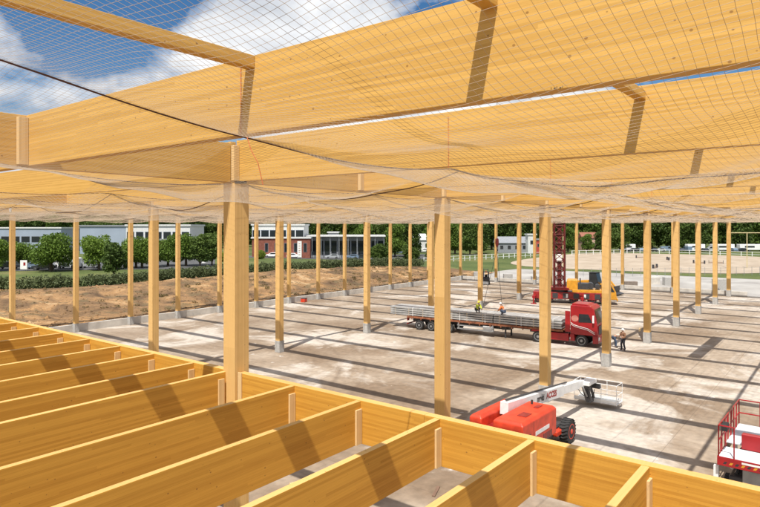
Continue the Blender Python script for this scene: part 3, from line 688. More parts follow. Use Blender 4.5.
# ---- boom lift. local x = +P
def boom():
    bx, by = 23.0, 11.75
    e = empty('boom_lift', (bx, by, 0), R(-1), 'orange red boom lift with a lowered white boom behind the edge beam', 'boom lift')
    MB().box((1.1, -.75, .42), (6.0, .75, .88), bev=.06).build('chassis', M_dk, e)
    MB().box((4.2, -.95, .5), (5.5, .95, .75), bev=.04).build('front_axle', M_orange, e)
    body = MB(); body.box((.0, -1.25, .92), (3.4, .12, 2.24), bev=.12); body.build('right_cover', M_orange, e, smooth=False, bevel=.04)
    MB().box((.0, .66, .92), (3.2, 1.25, 2.2), bev=.12).build('left_cover', M_orange, e, bevel=.04)
    MB().box((-.15, -1.1, .95), (.5, 1.15, 1.75), bev=.15).build('counterweight', M_orange, e, bevel=.05)
    MB().box((.4, -.22, .92), (3.2, .65, 1.7)).build('turntable', M_red2, e)
    MB().box((3.402, -.95, 1.45), (3.41, -.45, 1.6)).build('badge', M_wht, e)
    b = MB(); b.box((1.2, -1.262, 1.45), (2.6, -1.252, 1.62)); b.build('side_mark', M_wht, e)
    MB().tube((2.4, .1, 1.2), (2.4, .5, 1.2), .1).box((1.6, .25, 1.5), (2.1, .55, 2.1)).build('boom_bracket', M_red2, e)
    for x in (1.7, 5.25):
        for y in (-1.02, 1.02): lug_wheel(e, x, y, .57, .57, .42, M_orange)
    # boom from A to Bp
    A = Vector((1.55, .40, 2.22)); Bp = Vector((10.9, .30, 1.52)); d = (Bp - A)
    def boxbeam(a, b_, w, h, nm, m, par=e):
        a = Vector(a); b_ = Vector(b_); L = (b_ - a).length; o = MB().box((0, -w / 2, -h / 2), (L, w / 2, h / 2)).build(nm, m, par, bevel=.02)
        o.location = a; o.rotation_euler = (b_ - a).to_track_quat('X', 'Z').to_euler(); return o
    bo = boxbeam(A, A.lerp(Bp, .66), .40, .56, 'main_boom', M_wht)
    boxbeam(A.lerp(Bp, .6), A.lerp(Bp, .90), .32, .44, 'inner_boom', M_wht); boxbeam(A.lerp(Bp, .85), Bp, .25, .34, 'boom_tip', M_wht)
    boxbeam(A + Vector((.2, .02, .33)), A.lerp(Bp, .75) + Vector((0, .02, .30)), .10, .06, 'hose_tray', M_dk)
    t1 = textmesh('maki', .42, M_dk, bo, 'lettering', (3.35, -.204, .0), (R(90), 0, 0)); t2 = textmesh('ACCES', .40, M_red, bo, 'lettering', (4.62, -.204, .01), (R(90), 0, 0))
    t1['label'] = 'black lettering on the boom'; t2['label'] = 'red lettering on the boom'
    # jib linkage
    b = MB(); J0 = Bp; J1 = Vector((11.25, .1, .45))
    b.tube(J0 + Vector((0, -.14, .1)), J1 + Vector((0, -.14, 0)), .07, n=6); b.tube(J0 + Vector((0, .14, .1)), J1 + Vector((0, .14, 0)), .07, n=6)
    b.tube(J0 + Vector((.5, -.1, .1)), J1 + Vector((.45, -.1, .1)), .08, n=6); b.tube(J0 + Vector((.5, .2, .1)), J1 + Vector((.45, .2, .1)), .08, n=6)
    b.box((10.95, .0, 1.05), (11.25, .35, 1.3)); b.build('jib_linkage', M_dk, e)
    MB().path([(10.2, -.02, 1.5), (10.6, -.2, 1.25), (11.0, -.25, .85), (11.4, -.1, .6), (11.8, .0, 1.0)], .02, 5).path([(10.3, .5, 1.55), (10.8, .6, 1.2), (11.2, .55, .8), (11.5, .35, .55)], .02, 5).build('hydraulic_hoses', M_blk, e)
    MB().tube((10.55, .2, 1.35), (11.2, .2, .7), .05, n=8).build('levelling_cylinder', M_grey, e)
    b = MB()
    for k in range(6): b.box((2.0 + k * .16, -1.262, 1.0), (2.08 + k * .16, -1.252, 1.32))
    b.build('side_vents', M_dk, e)
    MB().box((1.02, -1.256, .98), (1.035, -1.2505, 2.1)).box((.35, -1.256, 1.62), (.75, -1.2505, 1.66)).build('panel_gap', M_dk, e)
    MB().box((.9, -.95, 2.245), (1.5, -.55, 2.26)).build('top_hatch', M_red2, e); MB().box((2.4, -.8, 2.245), (2.9, -.6, 2.27)).build('top_hatch', M_red2, e)
    MB().tube((2.9, -.3, 2.2), (2.9, -.3, 2.42), .05).build('exhaust', M_dk, e)
    MB().box((10.6, -.15, 1.42), (11.75, .4, 1.66), bev=.03).build('boom_head', M_wht, e)
    MB().box((11.2, .0, .35), (11.7, .25, .6)).build('basket_mount', M_dk, e)
    # basket (2.3 m wide, across the boom)
    x0, x1, y0, y1, z0, z1 = 11.75, 12.75, -1.25, 1.15, .28, 1.38
    b = MB().box((x0, y0, z0), (x1, y1, z0 + .05)); b.build('basket_floor', M_grey, e)
    r = MB()
    for z in (z0 + .05, z0 + .55, z1):
        r.path([(x0, y0, z), (x1, y0, z), (x1, y1, z), (x0, y1, z), (x0, y0, z)], .018, 6)
    for x, y in [(x0, y0), (x1, y0), (x1, y1), (x0, y1), (x0, -.4), (x0, .4), (x1, -.4), (x1, .4)]: r.tube((x, y, z0), (x, y, z1), .017, n=6)
    r.build('basket_rails', M_wht, e)
    MB().box((x0 + .02, y0, z0), (x0 + .04, y1, z0 + .2)).box((x1 - .04, y0, z0), (x1 - .02, y1, z0 + .2)).box((x0, y0 + .02, z0), (x1, y0 + .04, z0 + .2)).build('toe_board', M_wht, e)
    MB().box((x0 + .05, -.3, 1.05), (x0 + .3, .35, 1.35)).build('control_box', M_dk, e, bevel=.03)
boom()
# ---- scissor lift
def scissor():
    e = empty('scissor_lift', (25.35, 3.85, 0), R(-1.5), 'red scissor lift with white decks and guard rails at the right edge', 'scissor lift')
    # local: x = +P (long side), y negative = to the right
    W_, L_ = 2.3, 4.3; zd = 1.78
    MB().box((.5, -W_ + .2, .55), (4.0, -.25, 1.0), bev=.04).build('chassis', M_dk, e)
    MB().box((.46, -1.75, .5), (.5, -.7, 1.3)).build('engine_panel', M_grey, e, bevel=.01)
    b = MB()
    for y in (-.45, -W_ + .45):
        for k in range(3):
            z = 1.03 + k * .22; b.tube((.7, y, z), (3.9, y, z + .2), .06, n=5); b.tube((3.9, y, z), (.7, y, z + .2), .06, n=5)
    b.build('scissor_stack', M_dk, e)
    for x in (1.0, 3.6):
        for y in (-.2, -W_ + .2): lug_wheel(e, x, y, .42, .42, .3, M_dk)
    for x, y in ((.25, .12), (.25, -W_ - .1), (4.2, .12)): MB().box((x - .08, y - .08, .25), (x + .08, y + .08, 1.35)).lathe([(.2, 0), (.2, .06), (.06, .25)], (x, y, 0), 'Z', 12).build('outrigger', M_wht, e)
    MB().box((0, -W_, zd - .02), (1.25, 0, zd + .02)).build('front_deck', M_deck, e)
    MB().box((1.5, -W_, zd + .1), (L_, 0, zd + .14)).build('rear_deck', M_deck, e)
    fr = MB().box((-.06, -W_, zd - .30), (-.002, .04, zd + .02)); fr.box((-.002, .002, zd - .3), (L_, .05, zd + .02)); fr.box((-.002, -W_ - .05, zd - .3), (L_, -W_ - .002, zd + .02)); fr.build('deck_frame', M_red, e, bevel=.01)
    hz = MB()
    for k in range(12):
        y = -.15 - k * .19; z = zd - .22
        if 4 <= k <= 8: pass
        hz.add([(-.063, y, z), (-.063, y - .09, z), (-.063, y - .15, z + .09), (-.063, y - .06, z + .09)], [(0, 1, 2, 3)], M_yel if k % 2 else M_blk)
    hz.build('hazard_stripes', M_yel, e)
    MB().box((-.064, -1.35, zd - .1), (-.0625, -.75, zd - .03)).build('white_plate', M_wht, e)
    MB().box((1.25, -1.75, zd + .02), (1.5, -.55, zd + .62), bev=.03).build('step_box', M_red, e)
    MB().box((.35, -.22, zd + .85), (.75, -.02, zd + 1.12), bev=.03).build('control_box', M_blk, e)
    r = MB(); T = zd + 1.15
    for z in (zd + .6, T): r.path([(L_, -W_, z), (L_, 0, z), (0, 0, z)], .026, 6); r.path([(0, -W_, z), (L_, -W_, z)], .026, 6)
    for x in np.linspace(0, L_, 8): r.tube((x, 0, zd), (x, 0, T), .026, n=6); r.tube((x, -W_, zd), (x, -W_, T), .026, n=6)
    for y in np.linspace(-W_, 0, 4): r.tube((L_, y, zd), (L_, y, T), .026, n=6)
    for y in (0, -.5, -W_ + .4, -W_): r.tube((0, y, zd), (0, y, T), .026, n=6)
    r.path([(0, 0, T), (0, -.5, T)], .026, 6); r.path([(0, -W_, T), (0, -W_ + .4, T)], .026, 6)
    for x in np.linspace(.3, L_ - .9, 4): r.path([(x, .0, zd + .1), (x + .35, .0, zd + 1.1)], .02, 5)
    r.build('guard_rails', M_red, e)
scissor()
# ------------------------------------------------------------------ people
def skin_obj(name, verts, edges, radii, m, parent, root=0):
    me = bpy.data.meshes.new(name); me.from_pydata(verts, edges, []); me.materials.append(m)
    o = bpy.data.objects.new(name, me); COL.objects.link(o); o.parent = parent
    o.modifiers.new('skin', 'SKIN'); sv = me.skin_vertices[0].data if me.skin_vertices else None
    if sv is None:
        bm = bmesh.new(); bm.from_mesh(me); bm.verts.layers.skin.verify(); bm.to_mesh(me); bm.free(); sv = me.skin_vertices[0].data
    for i, r in enumerate(radii): sv[i].radius = (r, r)
    for i in range(len(radii)): sv[i].use_root = (i == root)
    ss = o.modifiers.new('sub', 'SUBSURF'); ss.levels = 1; ss.render_levels = 1
    return o
def person(loc, rz, label, J, top, legs, hat=None, vest=None):
    """J: joints dict in local space, facing +x"""
    e = empty('person', loc, rz, label, 'person')
    names = list(J); idx = {n: i for i, n in enumerate(names)}; V = [J[n][0] for n in names]; Rr = [J[n][1] for n in names]
    E = [('pelvis', 'waist'), ('waist', 'chest'), ('chest', 'neck'), ('neck', 'head'), ('head', 'crown'), ('chest', 'shl'), ('shl', 'ell'), ('ell', 'wrl'), ('wrl', 'pal'),
         ('chest', 'shr'), ('shr', 'elr'), ('elr', 'wrr'), ('wrr', 'par'), ('pelvis', 'hil'), ('hil', 'knl'), ('knl', 'anl'), ('anl', 'tol'), ('pelvis', 'hir'), ('hir', 'knr'), ('knr', 'anr'), ('anr', 'tor')]
    ed = [(idx[a], idx[b]) for a, b in E]
    for s, w in (('pal', 'wrl'), ('par', 'wrr')):
        p = Vector(J[s][0]); d = (p - Vector(J[w][0])).normalized(); side = d.cross(Vector((0, 0, 1)));
        side = side.normalized() if side.length > .1 else Vector((0, 1, 0))
        for k in range(5):
            if k < 4: a = p + side * (.024 * (k - 1.5)) + d * .03; b = a + d * (.045 - .006 * abs(k - 1.3))
            else: a = p + side * .045; b = a + d * .035 + side * .02
            V += [tuple(a), tuple(b)]; Rr += [.010, .008]; n = len(V); ed += [(idx[s], n - 2), (n - 2, n - 1)]
    skin_obj('body', V, ed, Rr, M_skin, e, idx['pelvis'])
    def cloth(nm, chain, m, add):
        ns = []
        for a, b in chain:
            for q in (a, b):
                if q not in ns: ns.append(q)
        skin_obj(nm, [J[q][0] for q in ns], [(ns.index(a), ns.index(b)) for a, b in chain], [J[q][1] + add for q in ns], m, e, 0)
    cloth('trousers', [('pelvis', 'hil'), ('hil', 'knl'), ('knl', 'anl'), ('pelvis', 'hir'), ('hir', 'knr'), ('knr', 'anr')], legs, .022)
    cloth('jacket', [('waist', 'chest'), ('chest', 'shl'), ('shl', 'ell'), ('ell', 'wrl'), ('chest', 'shr'), ('shr', 'elr'), ('elr', 'wrr')], top, .025)
    for a, b in (('anl', 'tol'), ('anr', 'tor')): cloth('boot', [(a, b)], M_blk, .02)
    h = Vector(J['head'][0]); c = Vector(J['crown'][0]); up = (c - h).normalized()
    fw = Vector((1, 0, 0)) - up * up.x; fw = fw.normalized() if fw.length > .1 else Vector((0, 0, -1))
    MB().tube(h + fw * .085, h + fw * .125 - up * .02, .018, .014, 6).build('nose', M_skin, e)
    sd = up.cross(fw)
    for s in (-1, 1): MB().tube(h + fw * .09 + sd * .035 * s + up * .03, h + fw * .098 + sd * .035 * s + up * .03, .012, n=6).build('eye', M_blk, e)
    if hat:
        hm = MB().lathe([(.135, 0), (.13, .06), (.10, .115), (.04, .14)], (0, 0, 0), 'Z', 14).lathe([(.155, -.005), (.15, .01)], (.02, 0, 0), 'Z', 14).build('helmet', hat, e, smooth=True)
        hm.location = h + up * .045; hm.rotation_euler = up.to_track_quat('Z', 'X').to_euler()
    else:
        hm = MB().lathe([(.118, -.02), (.125, .05), (.09, .11), (.03, .13)], (0, 0, 0), 'Z', 12).build('hair', mat('brown_hair', (.06, .035, .02), .8), e, smooth=True); hm.location = h + up * .03 - fw * .015; hm.rotation_euler = up.to_track_quat('Z', 'X').to_euler()
    return e
def stand(**k):
    J = dict(pelvis=((0, 0, .95), .13), waist=((0, 0, 1.1), .13), chest=((0, 0, 1.36), .145), neck=((.01, 0, 1.53), .055), head=((.03, 0, 1.64), .095), crown=((.03, 0, 1.74), .075),
             shl=((0, .2, 1.44), .07), ell=((0, .26, 1.15), .048), wrl=((.08, .27, .92), .032), pal=((.1, .27, .84), .036),
             shr=((0, -.2, 1.44), .07), elr=((0, -.26, 1.15), .048), wrr=((.08, -.27, .92), .032), par=((.1, -.27, .84), .036),
             hil=((0, .1, .9), .095), knl=((.03, .12, .5), .062), anl=((0, .13, .1), .045), tol=((.17, .14, .045), .042),
             hir=((0, -.1, .9), .095), knr=((.03, -.12, .5), .062), anr=((0, -.13, .1), .045), tor=((.17, -.14, .045), .042))
    for n, v in k.items(): J[n] = (v, J[n][1])
    return J
M_jn = mat('blue_jeans', (.07, .10, .16), .9); M_dt = mat('dark_trousers', (.04, .04, .05), .9); M_hv = mat('yellow_vest', (.55, .62, .05), .8)
M_ov = mat('orange_jacket', (.70, .20, .05), .8); M_brn = mat('brown_jacket', (.22, .11, .06), .9); M_pale = mat('pale_shirt', (.55, .48, .40), .9); M_hy = mat('yellow_helmet', (.75, .62, .06), .35); M_hw = mat('white_helmet', (.8, .8, .78), .35)
pA = at(623, 350.3, 0)
person(pA, R(150), 'standing worker in dark trousers and brown jacket holding a tool beside the truck front', stand(wrr=(.3, -.12, 1.15), elr=(.08, -.26, 1.16), par=(.37, -.1, 1.17), wrl=(.28, .16, 1.08), ell=(.04, .28, 1.14), pal=(.35, .15, 1.1), anl=(-.1, .14, .1), tol=(.07, .15, .045), knr=(.1, -.1, .5)), M_brn, M_dt, M_hw)
pB = at(615.5, 347.5, 0)
person(pB, R(-60), 'worker in pale shirt and blue trousers bending forward at the truck front',
       stand(pelvis=(-.12, 0, .88), waist=(.0, 0, 1.0), chest=(.24, 0, 1.1), neck=(.40, 0, 1.14), head=(.50, 0, 1.12), crown=(.58, 0, 1.12), shl=(.28, .2, 1.1), ell=(.38, .24, .85), wrl=(.46, .2, .62), pal=(.48, .19, .54), shr=(.28, -.2, 1.1), elr=(.38, -.24, .85), wrr=(.46, -.2, .62), par=(.48, -.19, .54), hil=(-.12, .1, .84), hir=(-.12, -.1, .84)), M_pale, M_jn)
def crouchJ():
    return stand(pelvis=(-.12, 0, .32), waist=(-.04, 0, .45), chest=(.1, 0, .68), neck=(.18, 0, .83), head=(.22, 0, .93), crown=(.24, 0, 1.03), shl=(.12, .19, .74), ell=(.25, .24, .5), wrl=(.42, .16, .36), pal=(.48, .14, .3),
                 shr=(.12, -.19, .74), elr=(.25, -.24, .5), wrr=(.42, -.16, .36), par=(.48, -.14, .3), hil=(-.1, .1, .3), knl=(.24, .16, .46), anl=(.0, .14, .09), tol=(.16, .15, .04), hir=(-.1, -.1, .3), knr=(.22, -.16, .42), anr=(.02, -.14, .09), tor=(.18, -.15, .04))
zt_ = 1.31 + 4 * .212
pc = atD(477.5, 57.6, zt_); person(pc, R(-120), 'worker in yellow vest and helmet crouching on the trailer load', crouchJ(), M_hv, M_dt, M_hy)
pd = atD(503, 56.2, zt_); person(pd, R(100), 'worker in orange jacket crouching on the load under the sling', crouchJ(), M_ov, M_jn, M_hw)
# ------------------------------------------------------------------ cars
def car(loc, rz, m, label, kind='hatch'):
    e = empty('parked_car', loc, rz, label, 'car', 'cars parked beyond the site')
    if kind == 'van':
        body = [(-2.4, .3), (-2.4, 2.0), (-2.2, 2.15), (.9, 2.15), (1.7, 1.25), (2.35, 1.05), (2.4, .3)]; win = [(.2, 1.3), (.2, 1.95), (.8, 1.95), (1.4, 1.3)]
    else:
        body = [(-2.1, .3), (-2.15, .85), (-1.95, 1.0), (-1.4, 1.42), (.1, 1.46), (.95, 1.0), (1.95, .82), (2.1, .3)]; win = [(-1.55, 1.0), (-1.2, 1.35), (.05, 1.38), (.7, 1.0)]
    MB().prism(body, -.85, .85).build('body', m, e, bevel=.06)
    for y in (-.862, .845): MB().prism(win, y, y + .017).build('side_window', M_glass, e)
    for x in (-1.3, 1.3):
        for y in (-.78, .78): wheel(e, x, y, .32, .32, .2)
    for s in (-.6, .6): MB().box((2.06, s - .15, .6), (2.13, s + .15, .75)).build('headlight', M_wht, e)
    return e
M_cb = mat('blue_grey_car_paint', (.16, .22, .30), .25, coat=.5); M_cg = mat('silver_car_paint', (.5, .52, .54), .3, .3, coat=.5); M_ck = mat('black_car_paint', (.03, .035, .045), .2, coat=.5)
def gz(v): return Vector((v.x, v.y, Hh(v.x, v.y) + .06))
cars = [(34, 269, 2, M_cb, 'blue grey car parked by the white sign at far left', 'hatch'), (44, 270, 2, M_ck, 'dark car beside the blue grey car under the tree', 'hatch'),
        (68, 268.5, 2, M_wht, 'white van parked behind the second column from the left', 'van'), (89, 268, 2, M_cg, 'silver car right of the white van', 'hatch'), (7, 269, 2, M_ck, 'dark car parked at the left picture edge', 'hatch'),
        (272, 255, 1.9, M_wht, 'white car by the round yellow green bush', 'hatch'), (294, 255, 1.9, M_wht, 'white car left of the tall white banner', 'hatch'),
        (332, 255, 1.8, M_cg, 'silver car in front of the long low building', 'hatch'), (352, 255, 1.8, M_cb, 'blue car in front of the long low building', 'hatch'), (361, 255, 1.8, M_ck, 'dark car at the right end of the low building', 'hatch'),
        (399, 252.5, 1.2, M_cb, 'blue car seen between bushes in the middle', 'hatch'), (424, 251, 1.1, M_wht, 'white car between bushes left of the white fence', 'hatch')]
for x, y, z, m, l, k in cars: car(gz(at(x, y, z)), R(random.choice([130, 125, -50, 140])), m, l, k)
for i, x in enumerate([633, 640, 646, 653, 660, 667, 673, 680, 687, 694, 704, 712, 733, 741]):
    m = [M_ck, M_cb, M_wht, M_ck, M_cg, M_cb, M_ck][i % 7]
    ln = ['black', 'blue', 'white', 'black', 'silver', 'blue', 'black'][i % 7]
    car(gz(at(x, 251.6, .5)), R(random.choice([120, -60, 40])), m, f'{ln} car beyond the sand arena, {ORD[i] if i else "leftmost"}{" from the left" if i else ""} of its line', 'van' if i % 3 == 2 else 'hatch')
# trailers
for i, (x, w) in enumerate([(627, 6), (695, 7), (722, 9), (748, 8), (762, 6)]):
    v = gz(at(x, 251.3, .5)); e = empty('horse_trailer', v, R(-52), ['small white trailer left of the parked cars beyond the arena', 'white box trailer between parked cars beyond the arena', 'long white caravan beside the goal post frame', 'white caravan with a window behind the goal post', 'white trailer at the right picture edge'][i], 'trailer', 'white trailers beyond the arena')
    MB().box((-w / 2, -1.2, .5), (w / 2, 1.2, 2.9), bev=.12).build('body', M_wht, e)
    MB().box((-w / 4, -1.22, 1.5), (w / 4, -1.2, 2.2)).box((-w / 4, 1.2, 1.5), (w / 4, 1.22, 2.2)).build('window', M_glass, e)
    for s in (-1.1, 1.1): wheel(e, 0, s, .35, .35, .2)
    MB().tube((w / 2, 0, .6), (w / 2 + 1.2, 0, .5), .05).build('drawbar', M_dk, e)
# ------------------------------------------------------------------ trees, bushes, hedge
def leaves(mb, lobes, n, size):
    L = []
    tot = sum(a * b * c for _, (a, b, c) in lobes)
    for (c, (rx, ry, rz_)) in lobes:
        k = int(n * rx * ry * rz_ / tot)
        d = RNG.normal(size=(k, 3)); d /= np.linalg.norm(d, axis=1)[:, None]
        r = RNG.uniform(.62, 1.06, size=k)[:, None]
        p = np.array(c) + d * r * np.array([rx, ry, rz_])
        L.append(p)
    P = np.concatenate(L); k = len(P)
    u = RNG.normal(size=(k, 3)); u /= np.linalg.norm(u, axis=1)[:, None]; w = RNG.normal(size=(k, 3)); w = np.cross(u, w); w /= np.linalg.norm(w, axis=1)[:, None]
    s = (size * RNG.uniform(.6, 1.3, size=k))[:, None]; u *= s; w *= s * .7
    V = np.stack([P - u, P - w, P + u, P + w], 1).reshape(-1, 3); F = np.arange(4 * k).reshape(-1, 4)
    mb.add(V.tolist(), F.tolist())
def mkleafmesh(lobes, n, size, name='crown'):
    b = MB(); leaves(b, lobes, n, size)
    me = bpy.data.meshes.new(name); me.from_pydata(b.v, [], b.f); me.update(); return me
def tree_proto(h, w, n, size, m, seed, kind='round', trunk_h=None):
    random.seed(seed); th = trunk_h or h * .3; lobes = []
    for k in range(24 if kind == 'round' else 26):
        a = random.uniform(0, 6.28); z = random.uniform(0, 1)
        rr = w * .5 * (math.sqrt(max(.05, 1 - (2 * z - .8) ** 2 / 1.9))) * .62 * random.uniform(.55, 1.1)
        s = w * random.uniform(.08, .24)
        lobes.append(((math.cos(a) * rr, math.sin(a) * rr, th + (h - th) * (.12 + .80 * z)), (s, s, s * .8)))
    lobes.append(((0, 0, th + (h - th) * .5), (w * .3, w * .3, (h - th) * .4)))
    me = mkleafmesh(lobes, n, size); me.materials.append(m)
    e = bpy.data.objects.new('tree', None); COL.objects.link(e)
    c = bpy.data.objects.new('crown', me); COL.objects.link(c); c.parent = e
    t = MB(); t.tube((0, 0, -.3), (0, 0, th + (h - th) * .35), w * .035, w * .02, 8)
    for k in range(5):
        a = k * 1.3 + seed; t.tube((0, 0, th * .9), (math.cos(a) * w * .25, math.sin(a) * w * .25, th + (h - th) * .5), w * .016, w * .007, 6)
    t.build('trunk', M_bark, e); return e
protos = [tree_proto(6.6, 8.8, 9000, .19, M_leafr, 1, 'round', 1.5), tree_proto(6.2, 9.2, 9000, .19, M_leafr, 2, 'round', 1.3), tree_proto(15, 11, 6500, .36, M_leafd, 3, 'big', .8), tree_proto(17, 12, 6500, .38, M_leafd, 4, 'big', .6), tree_proto(14, 12, 6500, .36, M_leaf, 5, 'big', .8), tree_proto(5.5, 4.2, 4200, .17, M_leafd, 6, 'big', .4)]
used = set()
def plant(k, loc, s, rz, label, name='tree', cat='tree', group=None, sz=None):
    o = protos[k] if k not in used else copy_tree(protos[k])
    used.add(k); o.name = name; o.location = loc; o.scale = (s, s, sz or s); o.rotation_euler = (0, 0, rz)
    for key in ('label', 'category', 'group'):
        if key in o: del o[key]
    return tag(o, label, cat, group)
G_T = 'round clipped trees by the car park'
for i, (x, yb, top) in enumerate([(-8, 271, 241), (51, 271, 235), (99, 270, 238), (136, 268, 240), (142, 268, 239), (168, 266, 240), (186, 266, 236), (20, 267, 243)]):
    v = gz(at(x, yb, 2)); D = v.x * cY + v.y * sY; h = zat(top, D) - v.z
    plant(i % 2, v, h / 6.4, i * 1.7, f'round green tree by the car park, {["at the left picture edge","large one right of the leftmost column","right of the white van","behind a column","right of the slim column","with a bright crown","beside the bush clump","smaller one behind the blue grey car"][i]}', 'round_tree', group=G_T)
for i, (x, yb, top, k, s_) in enumerate([(114, 280, 241, 5, 1.), (200, 269, 233, 5, 1.3), (212, 267, 232, 5, 1.3), (381, 262, 243, 5, 1.), (374, 262, 245, 5, .9), (408, 261, 244, 5, 1.), (415, 261, 247, 5, 1.), (431, 259, 246, 5, .8), (388, 262, 247, 5, .8), (345, 255, 243, 5, 1)]):
    v = gz(at(x, yb, 1.6 if x < 300 else 1.2)); D = v.x * cY + v.y * sY; h = zat(top, D) - v.z
    plant(k, v, h / 5.5, i * 2.1, ['tall dark bush at the hedge in front of the second round tree', 'big bush clump right of the fifth left column', 'big bush left of the big column', 'wide bush just right of the middle row column', 'bush at left of the wide bush', 'dark bush in the middle before the car', 'lower dark bush right of it near the white fence', 'small bush at the start of the white fence', 'low bush between two dark bushes', 'bush by the long low building'][i], 'bush', 'bush', 'bushes beyond the soil bank')
# yellow-green ball
b = mkleafmesh([((0, 0, 1.1), (1.5, 1.5, 1.2))], 2500, .12, 'round_bush'); b.materials.append(M_leafy); o = bpy.data.objects.new('round_bush', b); COL.objects.link(o); o.location = gz(at(260, 259, 1.9)); tag(o, 'round yellow green clipped bush before the brick building', 'bush')
o2 = o.copy(); COL.objects.link(o2); o2.location = gz(at(224, 262, 1.9)); tag(o2, 'yellow green bush just left of the big column', 'bush')
# far tree belt
random.seed(11); k = 0
TENS = ['', '', 'twenty', 'thirty', 'forty', 'fifty', 'sixty', 'seventy', 'eighty', 'ninety', 'hundred']
def ordw(n):
    if n == 0: return 'leftmost'
    if n < 20: return ORD[n] + ' from the left'
    a, b = divmod(n + 1, 10)
    return (TENS[a] + ('-' + (['', 'first'] + ORD[1:])[b] if b else '') + ' place') .replace(' place', ' in order from the left')
def farlabel(n, row): return f'tree in the {"front" if row == 0 else "back"} row of the far belt, {ordw(n)}'
for row, (D0, st) in enumerate([(262, 15.5), (300, 13)]):
    x = -25 + row * 7; cnt = 0
    while x < 790:
        D = D0 + random.uniform(-12, 12) + (30 if x < 400 else 0)
        v = atD(x, D); v.z = hillz(v.x, v.y) - .1
        s = random.uniform(.85, 1.25); kk = random.choice([2, 3, 2, 3, 4])
        plant(kk, v, s, random.uniform(0, 6), farlabel(cnt, row), 'far_tree', 'tree', 'trees of the far belt'); cnt += 1; x += st * random.uniform(.75, 1.2)
# mid trees in the middle (behind the white fence)
for i, (x, D, k, s) in enumerate([(470, 215, 3, .75), (455, 220, 4, .8), (480, 225, 2, .8), (395, 200, 4, .75), (412, 205, 2, .75), (365, 215, 4, .8), (545, 240, 2, .8), (568, 235, 4, .7), (620, 240, 3, .8), (435, 225, 4, .8), (587, 238, 4, .5), (600, 244, 2, .55)]):
    v = atD(x, D); v.z = hillz(v.x, v.y); plant(k, v, s, i * 1.1, ['dark dense tree right behind the white fence', 'tree left of the dense dark tree', 'tree between two slim end columns', 'leafy tree behind the middle bushes', 'leafy tree behind the blue car', 'tree behind the low building', 'tree beside the white shed', 'tree right of the lattice mast', 'tree right of the pink house', 'tree at the start of the white fence', 'small leafy tree half hiding the pink house on its left', 'small dark tree half hiding the pink house on its right'][i], 'garden_tree', 'tree', 'trees behind the white fence')
# hedge: one clipped run along the bank
hv = []
for (a, b_), (c_, d_) in zip(HEDGE[1:-2], HEDGE[2:-1]):
    L = math.hypot(c_ - a, d_ - b_)
    for t in np.arange(0, 1, 1.1 / L):
        p = a + (c_ - a) * t; q = b_ + (d_ - b_) * t + .9
        hv.append(((p, q, Hh(p, q) + .75 + random.uniform(-.15, .2)), (1.0, random.uniform(.7, 1.1), random.uniform(.75, 1.15))))
me = mkleafmesh(hv, 34000, .13, 'hedge'); me.materials.append(M_hedge); o = bpy.data.objects.new('hedge', me); COL.objects.link(o); tag(o, 'long grey green hedge between the soil bank and the lawn', 'hedge')
# ------------------------------------------------------------------ buildings
M_hall = mat('blue_grey_cladding', (.30, .35, .43), .5, vscale=.2, var=.06); M_brk = nodes_mat('red_brick', lambda t, nz, P: (ramp(t, nz(1.5, 8), [(.3, (.17, .06, .04)), (.7, (.27, .10, .07))]), None))
M_ren = mat('white_render', (.62, .62, .60), .8); M_roof = mat('grey_roof', (.25, .26, .28), .7); M_tile = mat('red_roof_tiles', (.28, .11, .07), .8); M_pink = mat('pink_render', (.55, .36, .28), .85)
def building(x0, x1, ytop, D, label, wallm, floors, roofm, depth=14, twist=0, z0=None, stripes=False, nwin=6, gable=False, win_m=M_glass):
    cx = (x0 + x1) / 2; w = (x1 - x0) * D / F_; c = atD(cx, D); z0 = Hh(c.x, c.y) if z0 is None else z0; h = zat(ytop, D) - z0
    rz = R(YAW - 90 + twist)      # local x to the right, local y away from the camera
    e = empty('building', (c.x, c.y, z0), rz, label, 'building')
    MB().box((-w / 2, 0, -1), (w / 2, depth, h)).build('wall', wallm, e)
    if gable: MB().add([(-w / 2 - .4, -.4, h), (w / 2 + .4, -.4, h), (w / 2 + .4, depth + .4, h), (-w / 2 - .4, depth + .4, h), (-w / 2 - .4, depth / 2, h + depth * .3), (w / 2 + .4, depth / 2, h + depth * .3)], [(0, 1, 5, 4), (2, 3, 4, 5), (0, 4, 3), (1, 2, 5), (0, 3, 2, 1)]).build('roof', roofm, e)
    else: MB().box((-w / 2 - .3, -.3, h), (w / 2 + .3, depth + .3, h + .45)).build('roof', roofm, e)
    for (za, zb, frac) in floors:
        ww = w / nwin
        for k in range(nwin):
            xa = -w / 2 + ww * k + ww * (1 - frac) / 2; xb = xa + ww * frac
            f = MB().box((xa - .08, -.05, za * h - .08), (xb + .08, -.003, zb * h + .08)).build('window', M_roof if wallm is not M_ren else M_hall, e); MB().box((xa, -.075, za * h), (xb, -.052, zb * h)).build('pane', win_m, f)
    return e, w, h
building(-30, 61, 228.5, 205, 'long blue grey hall with a strip of windows at far left', M_hall, [(.42, .66, .8)], M_ren, nwin=9)
building(80, 132, 226.5, 190, 'plain blue grey metal hall with vertical joints left of the white topped building', M_hall, [(.08, .22, .3)], M_roof, nwin=2)
building(126, 190, 226.0, 176, 'white topped building with a row of dark windows above a brick ground floor', M_ren, [(.55, .80, .78)], M_ren, nwin=7)
e, w, h = building(132, 196, 240.5, 174, 'brick ground floor wing with dark entrance under the white storey', M_brk, [(.1, .62, .3)], M_roof, nwin=5, depth=4)
building(252, 304, 225.5, 188, 'white upper storey above the brick building with a dark window band', M_ren, [(.62, .85, .85)], M_ren, nwin=6, depth=12)
